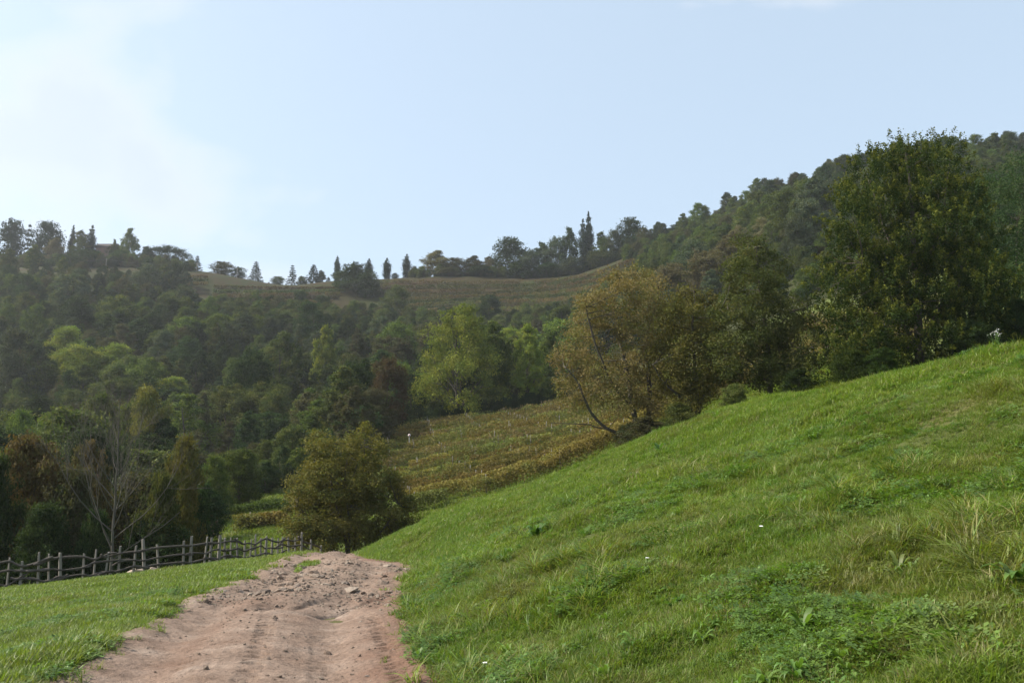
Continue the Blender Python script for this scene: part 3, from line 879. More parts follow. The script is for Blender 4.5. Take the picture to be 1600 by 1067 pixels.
# -- the wood on the slopes
def fill_wood():
    rng = np.random.default_rng(99)
    pts = []
    cell = {}
    def ok(x, y, d):
        ci, cj = int(x // 12), int(y // 12)
        for i in range(ci - 1, ci + 2):
            for j in range(cj - 1, cj + 2):
                for (a, b, e) in cell.get((i, j), ()):
                    if (a - x) ** 2 + (b - y) ** 2 < min(d, e) ** 2: return False
        return True
    for (a, b) in FIXED: cell.setdefault((int(a // 12), int(b // 12)), []).append((a, b, 5.5))
    N = 60000
    Ys = np.sqrt(rng.uniform(46 ** 2, 462 ** 2, N)); us = rng.uniform(-.64, .66, N)
    X = us * Ys; Z = ground_z(X, Ys)
    PX, PY = col_of(X, Ys, Z)
    fe = forest_edge(PX)
    uv = upper_vine(PX, PY) | upper_vine(PX, PY + 6) | upper_vine(PX, PY - 14)
    for i in range(N):
        x, y, px, py = X[i], Ys[i], PX[i], PY[i]
        if y < fe[i] + (3 if px > 590 else 0): continue
        if y > 330 and uv[i] and px > 300: continue
        if y > 395 and px < 975: continue
        if y > 330 and 560 < px < 975 and py < 505: continue
        if px > 1290 and y < 300: continue
        if px > 880 and y < 205: continue
        d = float(np.interp(y, [46, 90, 160, 300, 460], [5.2, 6.6, 8.2, 9.2, 8.8]))
        if not ok(x, y, d): continue
        cell.setdefault((int(x // 12), int(y // 12)), []).append((x, y, d))
        pts.append((x, y, Z[i], px, py))
    return pts
WOOD = fill_wood()
FORM = {0: 'round', 1: 'oval', 2: 'broad', 3: 'lumpy', 4: 'bushy', 5: 'low spreading', 6: 'slender', 7: 'uneven', 8: 'thin-leaved'}
NTH = ['leftmost', 'second from left', 'third from left', 'fourth from left', 'fifth from left', 'sixth from left', 'seventh from left', 'eighth from left']
CW = {'dark': 'dark green', 'olive': 'olive green', 'brown': 'brownish', 'green': 'mid green', 'grey': 'grey green', 'bright': 'yellow green', 'rust': 'rusty', 'pale': 'pale tan'}
def wood_kind(rng, px, py, y):
    if y > 300 and px > 960: w = dict(grey=.40, olive=.25, dark=.15, brown=.10, green=.10)
    elif px > 960: w = dict(grey=.4, pale=.2, olive=.3, green=.1)
    elif y > 260: w = dict(grey=.30, olive=.25, dark=.25, brown=.15, green=.05)
    elif y > 150: w = dict(olive=.27, dark=.25, brown=.20, green=.13, grey=.10, bright=.05)
    elif px < 170: w = dict(dark=.30, green=.25, olive=.25, rust=.10, brown=.10)
    else: w = dict(dark=.42, olive=.20, brown=.16, green=.12, grey=.10)
    k = list(w); return k[rng.choice(len(k), p=np.array([w[i] for i in k]) / sum(w.values()))]
def where(px, y):
    if px > 960 and y > 300: return 'on the wooded hill at right' if px < 1180 else ('on the wooded hill left of the hornbeam' if px < 1330 else 'on the hill behind the hornbeam')
    if px > 880: return 'on the slope behind the alders' if px < 1110 else 'on the slope right of the alders'
    if y < 100: return 'in the wood just behind the fence'
    if y < 160: return ('low in the far left wood' if px < 250 else 'low in the wood left of the autumn bush')
    if px > 600: return 'in the wood above the lower vineyard'
    if y < 250: return ('half way up the far left wood' if px < 250 else 'half way up the wood left of centre')
    return ('high in the wood under the left skyline' if px < 330 else 'high in the wood below the terraced vines')
def plant_wood():
    rng = np.random.default_rng(5)
    items = []
    for (x, y, z, px, py) in WOOD:
        H = (rng.uniform(8, 15) if y > 130 else rng.uniform(6.5, 12)) if y < 300 else rng.uniform(5.5, 14)
        if y < 75: H = rng.uniform(4.5, 7.5)
        if px > 250 and px < 480 and y < 135: H = rng.uniform(4, 6.5)
        kd = wood_kind(rng, px, py, y)
        lim = float(np.interp(px, [300, 335, 560, 600, 930, 960, 1000, 1140, 1180], [430, 474, 480, 492, 496, 482, 438, 404, 330]))
        if 240 < y < 400 and 310 < px < 1170:      # stay below the terraced vines
            H = min(H, at(px, lim + rng.uniform(0, 14), y)[2] - z)
            if H < 2.2: continue
        items.append((H / y, x, y, z, px, H, kd, int(rng.choice(9, p=[.14, .12, .10, .12, .12, .08, .11, .13, .08])), rng.uniform(.72, 1.3), rng.uniform(0, 6.28)))
    items.sort(key=lambda q: -q[0])
    rest = []; labs = {}
    for n, it in enumerate(items[:300]):
        labs.setdefault(f'{CW[it[6]]} {FORM[it[7]]} tree {where(it[4], it[2])}', []).append((it[4], n))
    lab_of = {}
    for k, v in labs.items():
        v.sort()
        for j, (_, n) in enumerate(v):
            lab_of[n] = k if len(v) == 1 else f'{k}, {NTH[j]}' if j < len(NTH) else k
    for n, (sz, x, y, z, px, H, kd, v, wf, rz) in enumerate(items):
        if n >= 300: rest.append((x, y, z, H / 12, rz, kd)); continue
        nr = y < 100
        P, hh = (NEARP[v % 3], NH[v % 3]) if nr else (MID[v], HM[v])
        s = H / hh
        lab = lab_of[n]
        put_tree('forest_tree', P, kd, (x, y, z - .1), (s * wf, s * wf, s), rz, lab, f'{CW[kd]} trees of the wood')
    return rest
REST = plant_wood()
print('WOOD', len(WOOD), 'REST', len(REST))

# -- instancing group used for everything nobody could count
def instancer(name, pts, rot, scl, idx, protos, label=None, cat=None):
    """points with rotation, scale and kind; protos: list of meshes"""
    me = bpy.data.meshes.new(name)
    pts = np.ascontiguousarray(pts, dtype=np.float32)
    me.vertices.add(len(pts)); me.vertices.foreach_set('co', pts.ravel())
    def put(nm, typ, dat, key):
        a = me.attributes.new(nm, typ, 'POINT'); a.data.foreach_set(key, np.ascontiguousarray(dat).ravel())
    put('rot', 'FLOAT_VECTOR', np.asarray(rot, np.float32), 'vector')
    put('scl', 'FLOAT_VECTOR', np.asarray(scl, np.float32), 'vector')
    put('idx', 'INT', np.asarray(idx, np.int32), 'value')
    me.update()
    coll = bpy.data.collections.new(name + '_kinds')
    for i, p in enumerate(protos):
        o = bpy.data.objects.new(f'{name}_{i:02d}', p); coll.objects.link(o)
    o = new_obj(name, me)
    ng = bpy.data.node_groups.new(name, 'GeometryNodeTree')
    ng.interface.new_socket('Geometry', in_out='INPUT', socket_type='NodeSocketGeometry')
    ng.interface.new_socket('Geometry', in_out='OUTPUT', socket_type='NodeSocketGeometry')
    N = ng.nodes; L = ng.links
    gi = N.new('NodeGroupInput'); go = N.new('NodeGroupOutput')
    ci = N.new('GeometryNodeCollectionInfo'); ci.inputs['Collection'].default_value = coll
    ci.inputs['Separate Children'].default_value = True; ci.inputs['Reset Children'].default_value = True
    ip = N.new('GeometryNodeInstanceOnPoints'); ip.inputs['Pick Instance'].default_value = True
    def na(nm, typ):
        n = N.new('GeometryNodeInputNamedAttribute'); n.data_type = typ; n.inputs['Name'].default_value = nm; return n.outputs[0]
    L.new(gi.outputs[0], ip.inputs['Points']); L.new(ci.outputs[0], ip.inputs['Instance'])
    L.new(na('idx', 'INT'), ip.inputs['Instance Index'])
    L.new(na('rot', 'FLOAT_VECTOR'), ip.inputs['Rotation']); L.new(na('scl', 'FLOAT_VECTOR'), ip.inputs['Scale'])
    L.new(ip.outputs[0], go.inputs[0])
    md = o.modifiers.new('scatter', 'NODES'); md.node_group = ng
    return tag(o, label, cat, None, 'stuff')
def recolour(me, kind):
    c = me.copy(); c.materials.clear(); c.materials.append(leaf_mat(kind)); return c
if REST:
    ks = ['dark', 'olive', 'brown', 'green', 'grey', 'bright', 'rust', 'pale']
    pr = [recolour(MID[i % 5][1], k) for i, k in enumerate(ks)]
    instancer('distant_wood', [(x, y, z) for x, y, z, s, r, k in REST], [(0, 0, r) for x, y, z, s, r, k in REST],
              [(s, s, s) for x, y, z, s, r, k in REST], [ks.index(k) for x, y, z, s, r, k in REST], pr,
              'farthest trees of the wood filling the high slopes', 'wood')
def undergrowth():
    rng = np.random.default_rng(17)
    N = 5200
    Ys = np.sqrt(rng.uniform(44 ** 2, 400 ** 2, N)); us = rng.uniform(-.66, .66, N)
    X = us * Ys; Z = ground_z(X, Ys); PX, PY = col_of(X, Ys, Z)
    keep = (Ys > forest_edge(PX) - 1) & ~((PX > 880) & (Ys < 170)) & ~((Ys > 330) & upper_vine(PX, PY)) & ~((Ys > 370) & (PX < 975))
    X, Ys, Z = X[keep], Ys[keep], Z[keep]; n = len(X)
    s = rng.uniform(.22, .42, n) * (.8 + Ys / 400)
    pr = [recolour(SKY[5][1], 'dark'), recolour(SKY[2][1], 'olive'), recolour(SKY[0][1], 'green'), recolour(SKY[2][1], 'brown')]
    instancer('undergrowth', np.stack([X, Ys, Z - .4], 1), np.stack([0 * X, 0 * X, rng.uniform(0, 6.28, n)], 1), np.stack([s, s, s], 1),
              rng.choice(4, n, p=[.45, .25, .2, .1]), pr, 'dense undergrowth covering the floor of the wood', 'undergrowth')
    # dark ivy thicket along the top of the lower vineyard
    n = 420
    px = rng.uniform(598, 880, n); Y = 155.5 + rng.uniform(0, 5, n)
    P = np.array([spot(a, b) for a, b in zip(px, Y)])
    s = rng.uniform(.16, .30, n)
    instancer('thicket', P - [0, 0, .3], np.stack([0 * px, 0 * px, rng.uniform(0, 6.28, n)], 1), np.stack([s, s, s], 1), rng.choice(2, n), pr[:1] + [recolour(SKY[0][1], 'dark')],
              'dark ivy thicket along the top edge of the lower vineyard', 'thicket')
undergrowth()

def ridge_scrub():
    rng = np.random.default_rng(29)
    n = 800
    px = np.concatenate([rng.uniform(-30, 300, 260), rng.uniform(640, 990, 260), rng.uniform(325, 640, 100), rng.uniform(920, 1150, 180)])
    Y = np.concatenate([rng.uniform(425, 452, 260), rng.uniform(434, 452, 260), rng.uniform(446, 453, 100), rng.uniform(436, 455, 180)])
    P = np.array([spot(a, b) for a, b in zip(px, Y)])
    s = np.concatenate([rng.uniform(.28, .66, 260), rng.uniform(.25, .6, 260), rng.uniform(.08, .17, 100), rng.uniform(.35, .9, 180)])
    instancer('ridge_scrub', P - [0, 0, .3], np.stack([0 * px, 0 * px, rng.uniform(0, 6.28, n)], 1), np.stack([s, s, s], 1), rng.choice(3, n, p=[.5, .3, .2]),
              [recolour(SKY[5][1], 'dark'), recolour(SKY[2][1], 'olive'), recolour(SKY[0][1], 'brown')], 'dense scrub and hedge between the skyline trees', 'scrub')
ridge_scrub()

# -- the trees near at hand
def limb_px(tb, pts, Y, base, r0, r1, rng, k=7, wob=.03):
    """a limb through picture points (px, py, depth offset), local to base"""
    p = np.array([np.array(at(a, b, Y + c)) for a, b, c in pts]) - base
    t = np.linspace(0, 1, len(p)); tt = np.linspace(0, 1, max(6, len(p) * 3))
    q = hermite(t, p, tt); q = q + rng.normal(0, wob, q.shape) * (tt[:, None] > 0)
    tb.add(q, np.linspace(r0, r1, len(q)), k)
    return q
def twigs(tb, q, lobes, rng, r=.035, reach=3.0):
    for c, rad in lobes:
        d = np.linalg.norm(q - c, axis=1); i = int(d.argmin())
        if d[i] > reach: continue
        tb.add(bez(q[i], c, rng.normal(0, .15, 3), rng, 5), np.linspace(r, r * .3, 5), 4)
        for _ in range(3):
            e = c + unit(rng.normal(size=3)) * rad * rng.uniform(.7, 1.15)
            tb.add(bez(q[i] * .3 + c * .7, e, rng.normal(0, .1, 3), rng, 4), np.linspace(r * .5, r * .12, 4), 3)
def hero(name, kind, seed, px, Y, lobes_px, limbs, n_leaf, size, label, cat='tree', group=None, reach=3.0, leafkw={}, twig_r=.035):
    """lobes_px: (px, py, radius px, depth offset)"""
    rng = np.random.default_rng(seed)
    b = np.array(spot(px, Y)); b[2] -= .1
    lobes = [(np.array(at(a, c, Y + dd)) - b, r / FPX * Y) for a, c, r, dd in lobes_px]
    tb = Tubes(); allq = []
    for pts, r0, r1 in limbs:
        allq.append(limb_px(tb, pts, Y, b, r0, r1, rng))
    aq = np.concatenate(allq)
    twigs(tb, aq, lobes, rng, twig_r, reach)
    e = new_obj(name, None); e.location = b
    tag(e, label, cat, group)
    new_obj('trunk', tb.mesh('trunk', BARK), e)
    kw = dict(clumps=14, spread=.30, flat=.8, hollow=.1); kw.update(leafkw)
    new_obj('crown', crown_mesh('crown', leaf_mat(kind), lobes, rng, n_leaf, size, **kw), e)
    return e
def scatter_lobes(rng, poly, n, r, depth, rjit=.3):
    """lobes inside a picture polygon"""
    P = np.array(poly, float); out = []
    lo, hi = P.min(0), P.max(0)
    tries = 0
    while len(out) < n and tries < 20000:
        tries += 1
        p = rng.uniform(lo, hi)
        x, y = p; ins = False; j = len(P) - 1
        for i in range(len(P)):
            if (P[i, 1] > y) != (P[j, 1] > y) and x < (P[j, 0] - P[i, 0]) * (y - P[i, 1]) / (P[j, 1] - P[i, 1]) + P[i, 0]: ins = not ins
            j = i
        if not ins: continue
        if any((o[0] - x) ** 2 + (o[1] - y) ** 2 < (r * .62) ** 2 for o in out) and tries < 8000: continue
        out.append((x, y, r * rng.uniform(1 - rjit, 1 + rjit), rng.uniform(-depth, depth)))
    return out
rg = np.random.default_rng(404)
# brown autumn alder with leaning trunks
polyA = [(872, 600), (880, 530), (915, 470), (945, 432), (990, 425), (1030, 428), (1045, 470), (1060, 540), (1060, 600), (1030, 650), (960, 640), (915, 625), (870, 640)]
hero('alder_tree', 'alder', 41, 1000, 58, scatter_lobes(rg, polyA, 84, 20, 3.0),
     [([(1015, 705, 0), (975, 682, -.3), (940, 664, -.6), (918, 634, -.8), (905, 600, -1), (885, 575, -1)], .15, .035),
      ([(1000, 694, 0), (950, 672, -1), (905, 662, -1.6), (860, 660, -2)], .06, .015),
      ([(1003, 700, 0), (990, 640, .5), (975, 560, .8), (960, 480, 1), (968, 432, 1)], .22, .05),
      ([(1003, 700, 0), (1015, 620, .8), (1010, 540, 1.4), (1025, 470, 1.6), (1032, 430, 1.6)], .20, .04),
      ([(990, 640, .5), (950, 590, -.8), (925, 520, -1.5), (915, 480, -1.5)], .12, .03)],
     42000, .145, 'broad brown autumn alder with trunk leaning left, right of the vineyard', reach=3.2, group='alders behind the grassy bank')
polyB = [(1030, 600), (1035, 520), (1050, 462), (1085, 448), (1120, 470), (1135, 540), (1130, 600), (1100, 625), (1050, 640)]
hero('alder_tree', 'bush', 42, 1090, 56, scatter_lobes(rg, polyB, 54, 19, 2.4),
     [([(1090, 660, 0), (1088, 600, .1), (1082, 530, .2), (1085, 455, .2)], .17, .04),
      ([(1088, 645, 0), (1062, 620, -.5), (1036, 596, -.8), (1020, 570, -1)], .12, .03),
      ([(1090, 650, 0), (1105, 590, .6), (1118, 540, .8)], .10, .03)],
     27000, .145, 'brown olive alder in the middle of the three behind the bank', reach=2.8, group='alders behind the grassy bank')
polyC = [(1122, 590), (1110, 520), (1125, 470), (1140, 440), (1138, 400), (1165, 376), (1195, 378), (1212, 400), (1212, 440), (1240, 460), (1275, 500), (1285, 550), (1255, 590), (1210, 600)]
hero('alder_tree', 'aldergreen', 43, 1200, 54, scatter_lobes(rg, polyC, 78, 19, 2.6),
     [([(1204, 640, 0), (1202, 560, 0), (1190, 470, .1), (1180, 385, .1)], .19, .03),
      ([(1202, 600, 0), (1165, 560, -.6), (1130, 550, -1)], .08, .02), ([(1202, 590, 0), (1245, 550, .6), (1280, 540, .8)], .08, .02),
      ([(1198, 530, 0), (1150, 490, -.5), (1128, 480, -.8)], .07, .02), ([(1198, 540, 0), (1235, 490, .5), (1262, 480, .8)], .07, .02)],
     46000, .14, 'straight olive green alder left of the big dark hornbeam', reach=2.6, group='alders behind the grassy bank')
polyD = [(1298, 590), (1290, 500), (1296, 420), (1322, 365), (1332, 305), (1345, 265), (1385, 248), (1440, 240), (1482, 245), (1500, 285), (1518, 340), (1550, 415), (1572, 490), (1572, 545), (1480, 570), (1380, 592)]
hero('hornbeam_tree', 'hornbeam', 44, 1432, 50, scatter_lobes(rg, polyD, 140, 29, 3.6),
     [([(1435, 600, 0), (1436, 520, 0), (1430, 420, 0), (1425, 320, 0), (1415, 240, 0)], .30, .04),
      ([(1435, 560, 0), (1400, 480, -.8), (1350, 410, -1.2)], .12, .03), ([(1436, 540, 0), (1480, 460, .8), (1520, 400, 1)], .12, .03),
      ([(1432, 480, 0), (1390, 380, .8), (1360, 290, 1)], .11, .02), ([(1430, 460, 0), (1470, 350, -.8), (1485, 250, -1)], .11, .02)],
     165000, .14, 'big dense dark green hornbeam with feathery upright shoots at the right', reach=3.2,
     leafkw=dict(spray=.95, clumps=17, spread=.30, hollow=.2))
polyE = [(1500, 540), (1510, 440), (1510, 350), (1525, 285), (1560, 262), (1620, 255), (1700, 280), (1710, 520), (1600, 530)]
hero('broadleaf_tree', 'dark', 45, 1590, 62, scatter_lobes(rg, polyE, 66, 34, 3.6),
     [([(1590, 560, 1), (1592, 480, 1), (1588, 410, 1.5), (1590, 345, 2)], .24, .03), ([(1590, 500, 0), (1540, 400, .5), (1525, 320, .8)], .1, .03), ([(1590, 500, 0), (1640, 420, 1.5), (1665, 350, 2)], .08, .02)],
     52000, .18, 'dark tree at the right picture edge behind the hornbeam', reach=3.4)
# shrubs at the feet of those trees
for i, (px, top, w, Y, kd, lb) in enumerate([
    (985, 662, 64, 56, 'brown', 'brown brush round the foot of the leaning alder trunk'), (1012, 650, 90, 51, 'brown', 'low reddish brown brush under the leaning alder'), (1062, 630, 80, 52, 'olive', 'low olive brush between the two brown alders'),
    (1150, 600, 60, 50, 'aldergreen', 'low green brush left of the straight alder trunk'), (1250, 592, 60, 49, 'dark', 'dark brush right of the straight alder trunk'),
    (1335, 548, 80, 46, 'hornbeam', 'dark leafy brush at the left foot of the hornbeam'), (1380, 545, 64, 45, 'hornbeam', 'dark leafy brush left of the hornbeam trunk'),
    (1520, 500, 100, 47, 'dark', 'dark brush right of the hornbeam trunk'), (1600, 470, 90, 48, 'dark', 'dark brush at the right picture edge')]):
    near('shrub', px, top, w, Y, kd, lb, i % 3, 'brush under the trees behind the bank')
# round autumn bush where the road dips out of sight
polyH = [(440, 840), (445, 790), (462, 745), (480, 710), (492, 685), (512, 680), (522, 700), (545, 672), (572, 670), (590, 690), (606, 715), (622, 745), (640, 780), (645, 820), (610, 850), (520, 865)]
hero('autumn_bush', 'bush', 46, 545, 55, scatter_lobes(rg, polyH, 120, 16, 2.4),
     [([(545, 895, 0), (540, 840, 0), (520, 770, .3), (508, 690, .4)], .14, .03), ([(548, 895, 0), (556, 830, .2), (568, 750, .2), (570, 680, .2)], .14, .03),
      ([(545, 890, 0), (500, 830, -.5), (465, 790, -.8)], .09, .02), ([(548, 890, 0), (595, 830, -.4), (625, 790, -.6)], .09, .02), ([(546, 890, 0), (545, 820, -1), (540, 760, -1.4)], .09, .02)],
     52000, .16, 'rounded yellow brown bush where the road dips out of sight', 'bush', reach=2.6, leafkw=dict(clumps=16))

# bare grey tree behind the fence
def bare_tree():
    rng = np.random.default_rng(77)
    Y = 42.0
    b = np.array(spot(172, Y)); b[2] -= .1
    tb = Tubes()
    def grow(p, d, L, r, lev):
        n = 5
        pts = [p]; q = p.copy(); dd = d.copy()
        for i in range(n - 1):
            dd = unit(dd + rng.normal(0, .07, 3) + np.array([0, 0, .09])); q = q + dd * L / (n - 1); pts.append(q)
        pts = np.array(pts)
        tb.add(pts, np.linspace(r, r * .5, n), 5 if lev < 2 else (4 if lev < 3 else 3))
        if lev >= 4 or L < .25: return
        for k in range(int(rng.integers(3, 6)) if lev < 3 else 3):
            i = int(rng.integers(1, n))
            nd = unit(dd + rng.normal(0, .38, 3) + np.array([0, 0, .18]))
            grow(pts[i], nd, L * rng.uniform(.42, .68), max(.0035, r * rng.uniform(.36, .5)), lev + 1)
    top = np.array(at(196, 605, Y)) - b
    t = np.linspace(0, 1, 10)[:, None]
    lead = t * top + np.cumsum(rng.normal(0, .05, (10, 3)) * np.array([1, 1, 0]), axis=0); lead[0] = 0
    tb.add(lead, np.linspace(.085, .009, 10), 8)
    tb.add(np.array([[0, 0, -.4], [0, 0, 0], lead[1] * .4]), [.16, .14, .1], 8)
    Ht = top[2]
    for k in range(26):
        h = .17 + .74 * (k + rng.random()) / 26
        p0 = np.array([np.interp(h, t[:, 0], lead[:, c]) for c in range(3)])
        az = k * 2.4 + rng.normal(0, .3); el = R(rng.uniform(34, 58))
        d = np.array([math.cos(az) * math.sin(el), .7 * math.sin(az) * math.sin(el), math.cos(el)])
        grow(p0, unit(d), Ht * (1 - h) * rng.uniform(.38, .58) + .35, .036 * (1.12 - h), 1)
    e = new_obj('bare_tree', None); e.location = b
    tag(e, 'leafless grey tree with fine upswept twigs behind the fence', 'tree')
    new_obj('trunk', tb.mesh('trunk', BARK_GREY), e)
bare_tree()
# shrubs between the fence and the wood
for i, (px, top, w, Y, kd, v, lb) in enumerate([
    (30, 690, 150, 47, 'rust', 0, 'dark reddish shrub behind the fence at the left picture edge'), (-30, 720, 120, 44, 'dark', 2, 'dark shrub cut by the left picture edge behind the fence'),
    (95, 735, 120, 46, 'brown', 2, 'brownish shrub left of the bare grey tree'), (120, 690, 100, 52, 'rust', 1, 'reddish shrub further back left of the bare grey tree'),
    (60, 790, 120, 43, 'dark', 2, 'low dark shrub close behind the fence at the left'), (140, 800, 80, 44, 'dark', 2, 'low dark shrub at the foot of the bare grey tree'),
    (72, 650, 84, 112, 'green', 0, 'rounded green tree behind the reddish shrubs'), (20, 648, 76, 114, 'green', 0, 'green tree at the left picture edge above the reddish shrubs'),
    (140, 622, 96, 112, 'olive', 0, 'yellowish olive tree left of the bare twigs'), (222, 612, 90, 112, 'bush', 0, 'orange olive tree behind the bare twigs'),
    (275, 690, 84, 50, 'bush', 0, 'yellow brown shrub right of the bare grey tree'), (240, 745, 90, 46, 'olive', 2, 'olive shrub behind the fence right of the bare tree'),
    (300, 770, 60, 52, 'dark', 0, 'dark shrub right of the yellow brown shrub'), (372, 705, 84, 86, 'green', 0, 'green shrub above the small field left of the bush'),
    (330, 715, 70, 80, 'green', 2, 'low green shrub at the left end of the small field'), (415, 720, 60, 98, 'dark', 1, 'dark green shrub behind the autumn bush on the left')]):
    near('shrub', px, top, w, Y, kd, lb, v, 'shrubs between fence and wood')

# ------------------------------------------------------------------ vineyards
def wood_mat(name, a, b, sc=14):
    m = NT(name); o = m.obj()
    mp = m.n('ShaderNodeMapping'); m.l(o, mp.inputs[0]); mp.inputs['Scale'].default_value = (1, 1, .12)
    n = m.noise(mp.outputs[0], sc, 5, .65); n2 = m.noise(o, 2.2, 3)
    c = m.mix(n, a, b); c = m.mix(m.mapr(n2, .5, .75, 0, .45), c, (.07, .075, .05))
    return m.finish(m.principled(c, .88, .15, m.bump(n, .7, .012)))
WOOD_GREY = wood_mat('weathered_wood', (.13, .115, .095), (.32, .29, .255))
WOOD_DARK = wood_mat('dark_wood', (.040, .033, .028), (.13, .11, .095))
def stake_mesh(h, r):
    tb = Tubes(); tb.add([[0, 0, -.3], [0, 0, h * .5], [.01, 0, h]], [r, r * .95, r * .8], 5); return tb.mesh('post', WOOD_GREY, True)
VPOST = stake_mesh(1.9, .045)
ORD = ['lowest', 'second lowest', 'third lowest', 'fourth lowest', 'fifth lowest', 'sixth lowest', 'seventh lowest', 'eighth lowest', 'ninth lowest', 'tenth lowest', 'eleventh lowest', 'twelfth lowest', 'thirteenth lowest',
       'fourteenth lowest', 'fifteenth lowest', 'sixteenth lowest', 'seventeenth lowest', 'eighteenth lowest', 'nineteenth lowest', 'twentieth lowest', 'third from the top', 'second from the top', 'topmost']
def vine_row(name, pts, n_leaf, size, h, mat, seed, label, group, post_step=6.0, width=.34, base=.25, post=True):
    rng = np.random.default_rng(seed)
    pts = np.asarray(pts); seg = np.linalg.norm(np.diff(pts[:, :2], axis=0), axis=1); s = np.concatenate([[0], np.cumsum(seg)])
    b = pts[0]
    t = rng.uniform(0, s[-1], n_leaf)
    # vines stand about a metre apart: thicker over each stock, thin between, a few missing
    ph = t % 1.15; t = t - ph + (ph - .575) * .9 + .575
    gap = vnoise(t, np.full(n_leaf, seed * 3.3), 2.2, 3); keep = gap > .17 * rng.random(n_leaf) + .06
    t = t[keep]; n = len(t)
    P = np.stack([np.interp(t, s, pts[:, k]) for k in range(3)], 1) - b
    ht = base + (h - base) * rng.beta(2.0, 1.35, n) * (.78 + .45 * vnoise(t, np.full(n, seed * 1.7), 1.6, 9))
    P[:, 2] += ht; P[:, 1] += rng.normal(0, width, n); P[:, 0] += rng.normal(0, .12, n)
    nrm = unit(np.array([-.2, -.3, .35]) + rng.normal(0, 1.0, (n, 3)))
    cv = vnoise(t, np.full(n, seed * 5.1), 5.5, 5)
    var = np.stack([rng.random(n), np.clip(cv * .8 + .2 * rng.random(n), 0, 1), 0 * t, 0 * t + 1], 1)
    v, f, col = leaf_quads(P, nrm, size, rng, var, .8)
    e = new_obj(name, None); e.location = b; tag(e, label, 'vine row', group)
    new_obj('vine_leaves', mesh_np('vine_leaves', v, f, mat, col), e)
    if post:
        for q in np.arange(1.0, s[-1], post_step):
            o = new_obj('post', VPOST, e)
            p = [np.interp(q, s, pts[:, k]) for k in range(3)]
            o.location = (p[0] - b[0], p[1] - b[1], p[2] - b[2]); o.rotation_euler = (rng.normal(0, .04), rng.normal(0, .04), q)
            o.scale = (1, 1, h / 1.75)
    return e
def lower_vineyard():
    Ys = np.linspace(79, 151.5, 23)
    for i, Y0 in enumerate(Ys):
        l = float(np.interp(Y0, [79, 100, 118, 151], [628, 600, 594, 598]))
        if i in (7, 8, 12, 13): l += 40            # grass headland at the left ends
        r = float(np.interp(Y0, [79, 100, 151], [1000, 1400, 1520]))
        pxs = np.linspace(l, r, 40)
        pts = np.array([spot(p, Y0 - 4.0 * ((p - 600) / 500) ** 2 + .4 * math.sin(p * .013 + i)) for p in pxs])
        kd = leaf_mat('vine') if i not in (9, 10, 16, 17, 20, 22) else leaf_mat('vinered')
        lab = f'{ORD[i]} row of yellowing vines in the lower vineyard' if i < 20 else f'row of yellowing vines {ORD[i]} in the lower vineyard' if i < 22 else 'topmost row of yellowing vines in the lower vineyard'
        vine_row('vine_row', pts, int(10500 - 150 * i), .17 + .004 * i, 1.75 + .15 * math.sin(i * 2.1), kd, 300 + i, lab, 'rows of the lower vineyard', 6.5, .30)
    # a short yellow row left of the round bush
    pts = np.array([spot(p, 72 + .02 * (p - 380)) for p in np.linspace(368, 470, 14)])
    vine_row('vine_row', pts, 3600, .19, 1.3, leaf_mat('vine'), 340, 'short yellow vine row between the fence and the round autumn bush', None, 5, .7, .05)
    pts = np.array([spot(p, 83 + .02 * (p - 380)) for p in np.linspace(338, 470, 14)])
    vine_row('vine_row', pts, 3200, .19, 1.1, leaf_mat('green'), 341, 'short green vine row left of the round autumn bush', None, 5, .8, .05)
lower_vineyard()
def ground_at_pixel(px, py, y0, y1):
    """where a line of sight meets the far slope"""
    Y = np.linspace(y0, y1, 160)
    P = np.array([at(px, py, q) for q in Y])
    d = P[:, 2] - ground_z(P[:, 0], P[:, 1])
    i = np.where(d < 0)[0]
    if not len(i): return None
    return P[i[0]]
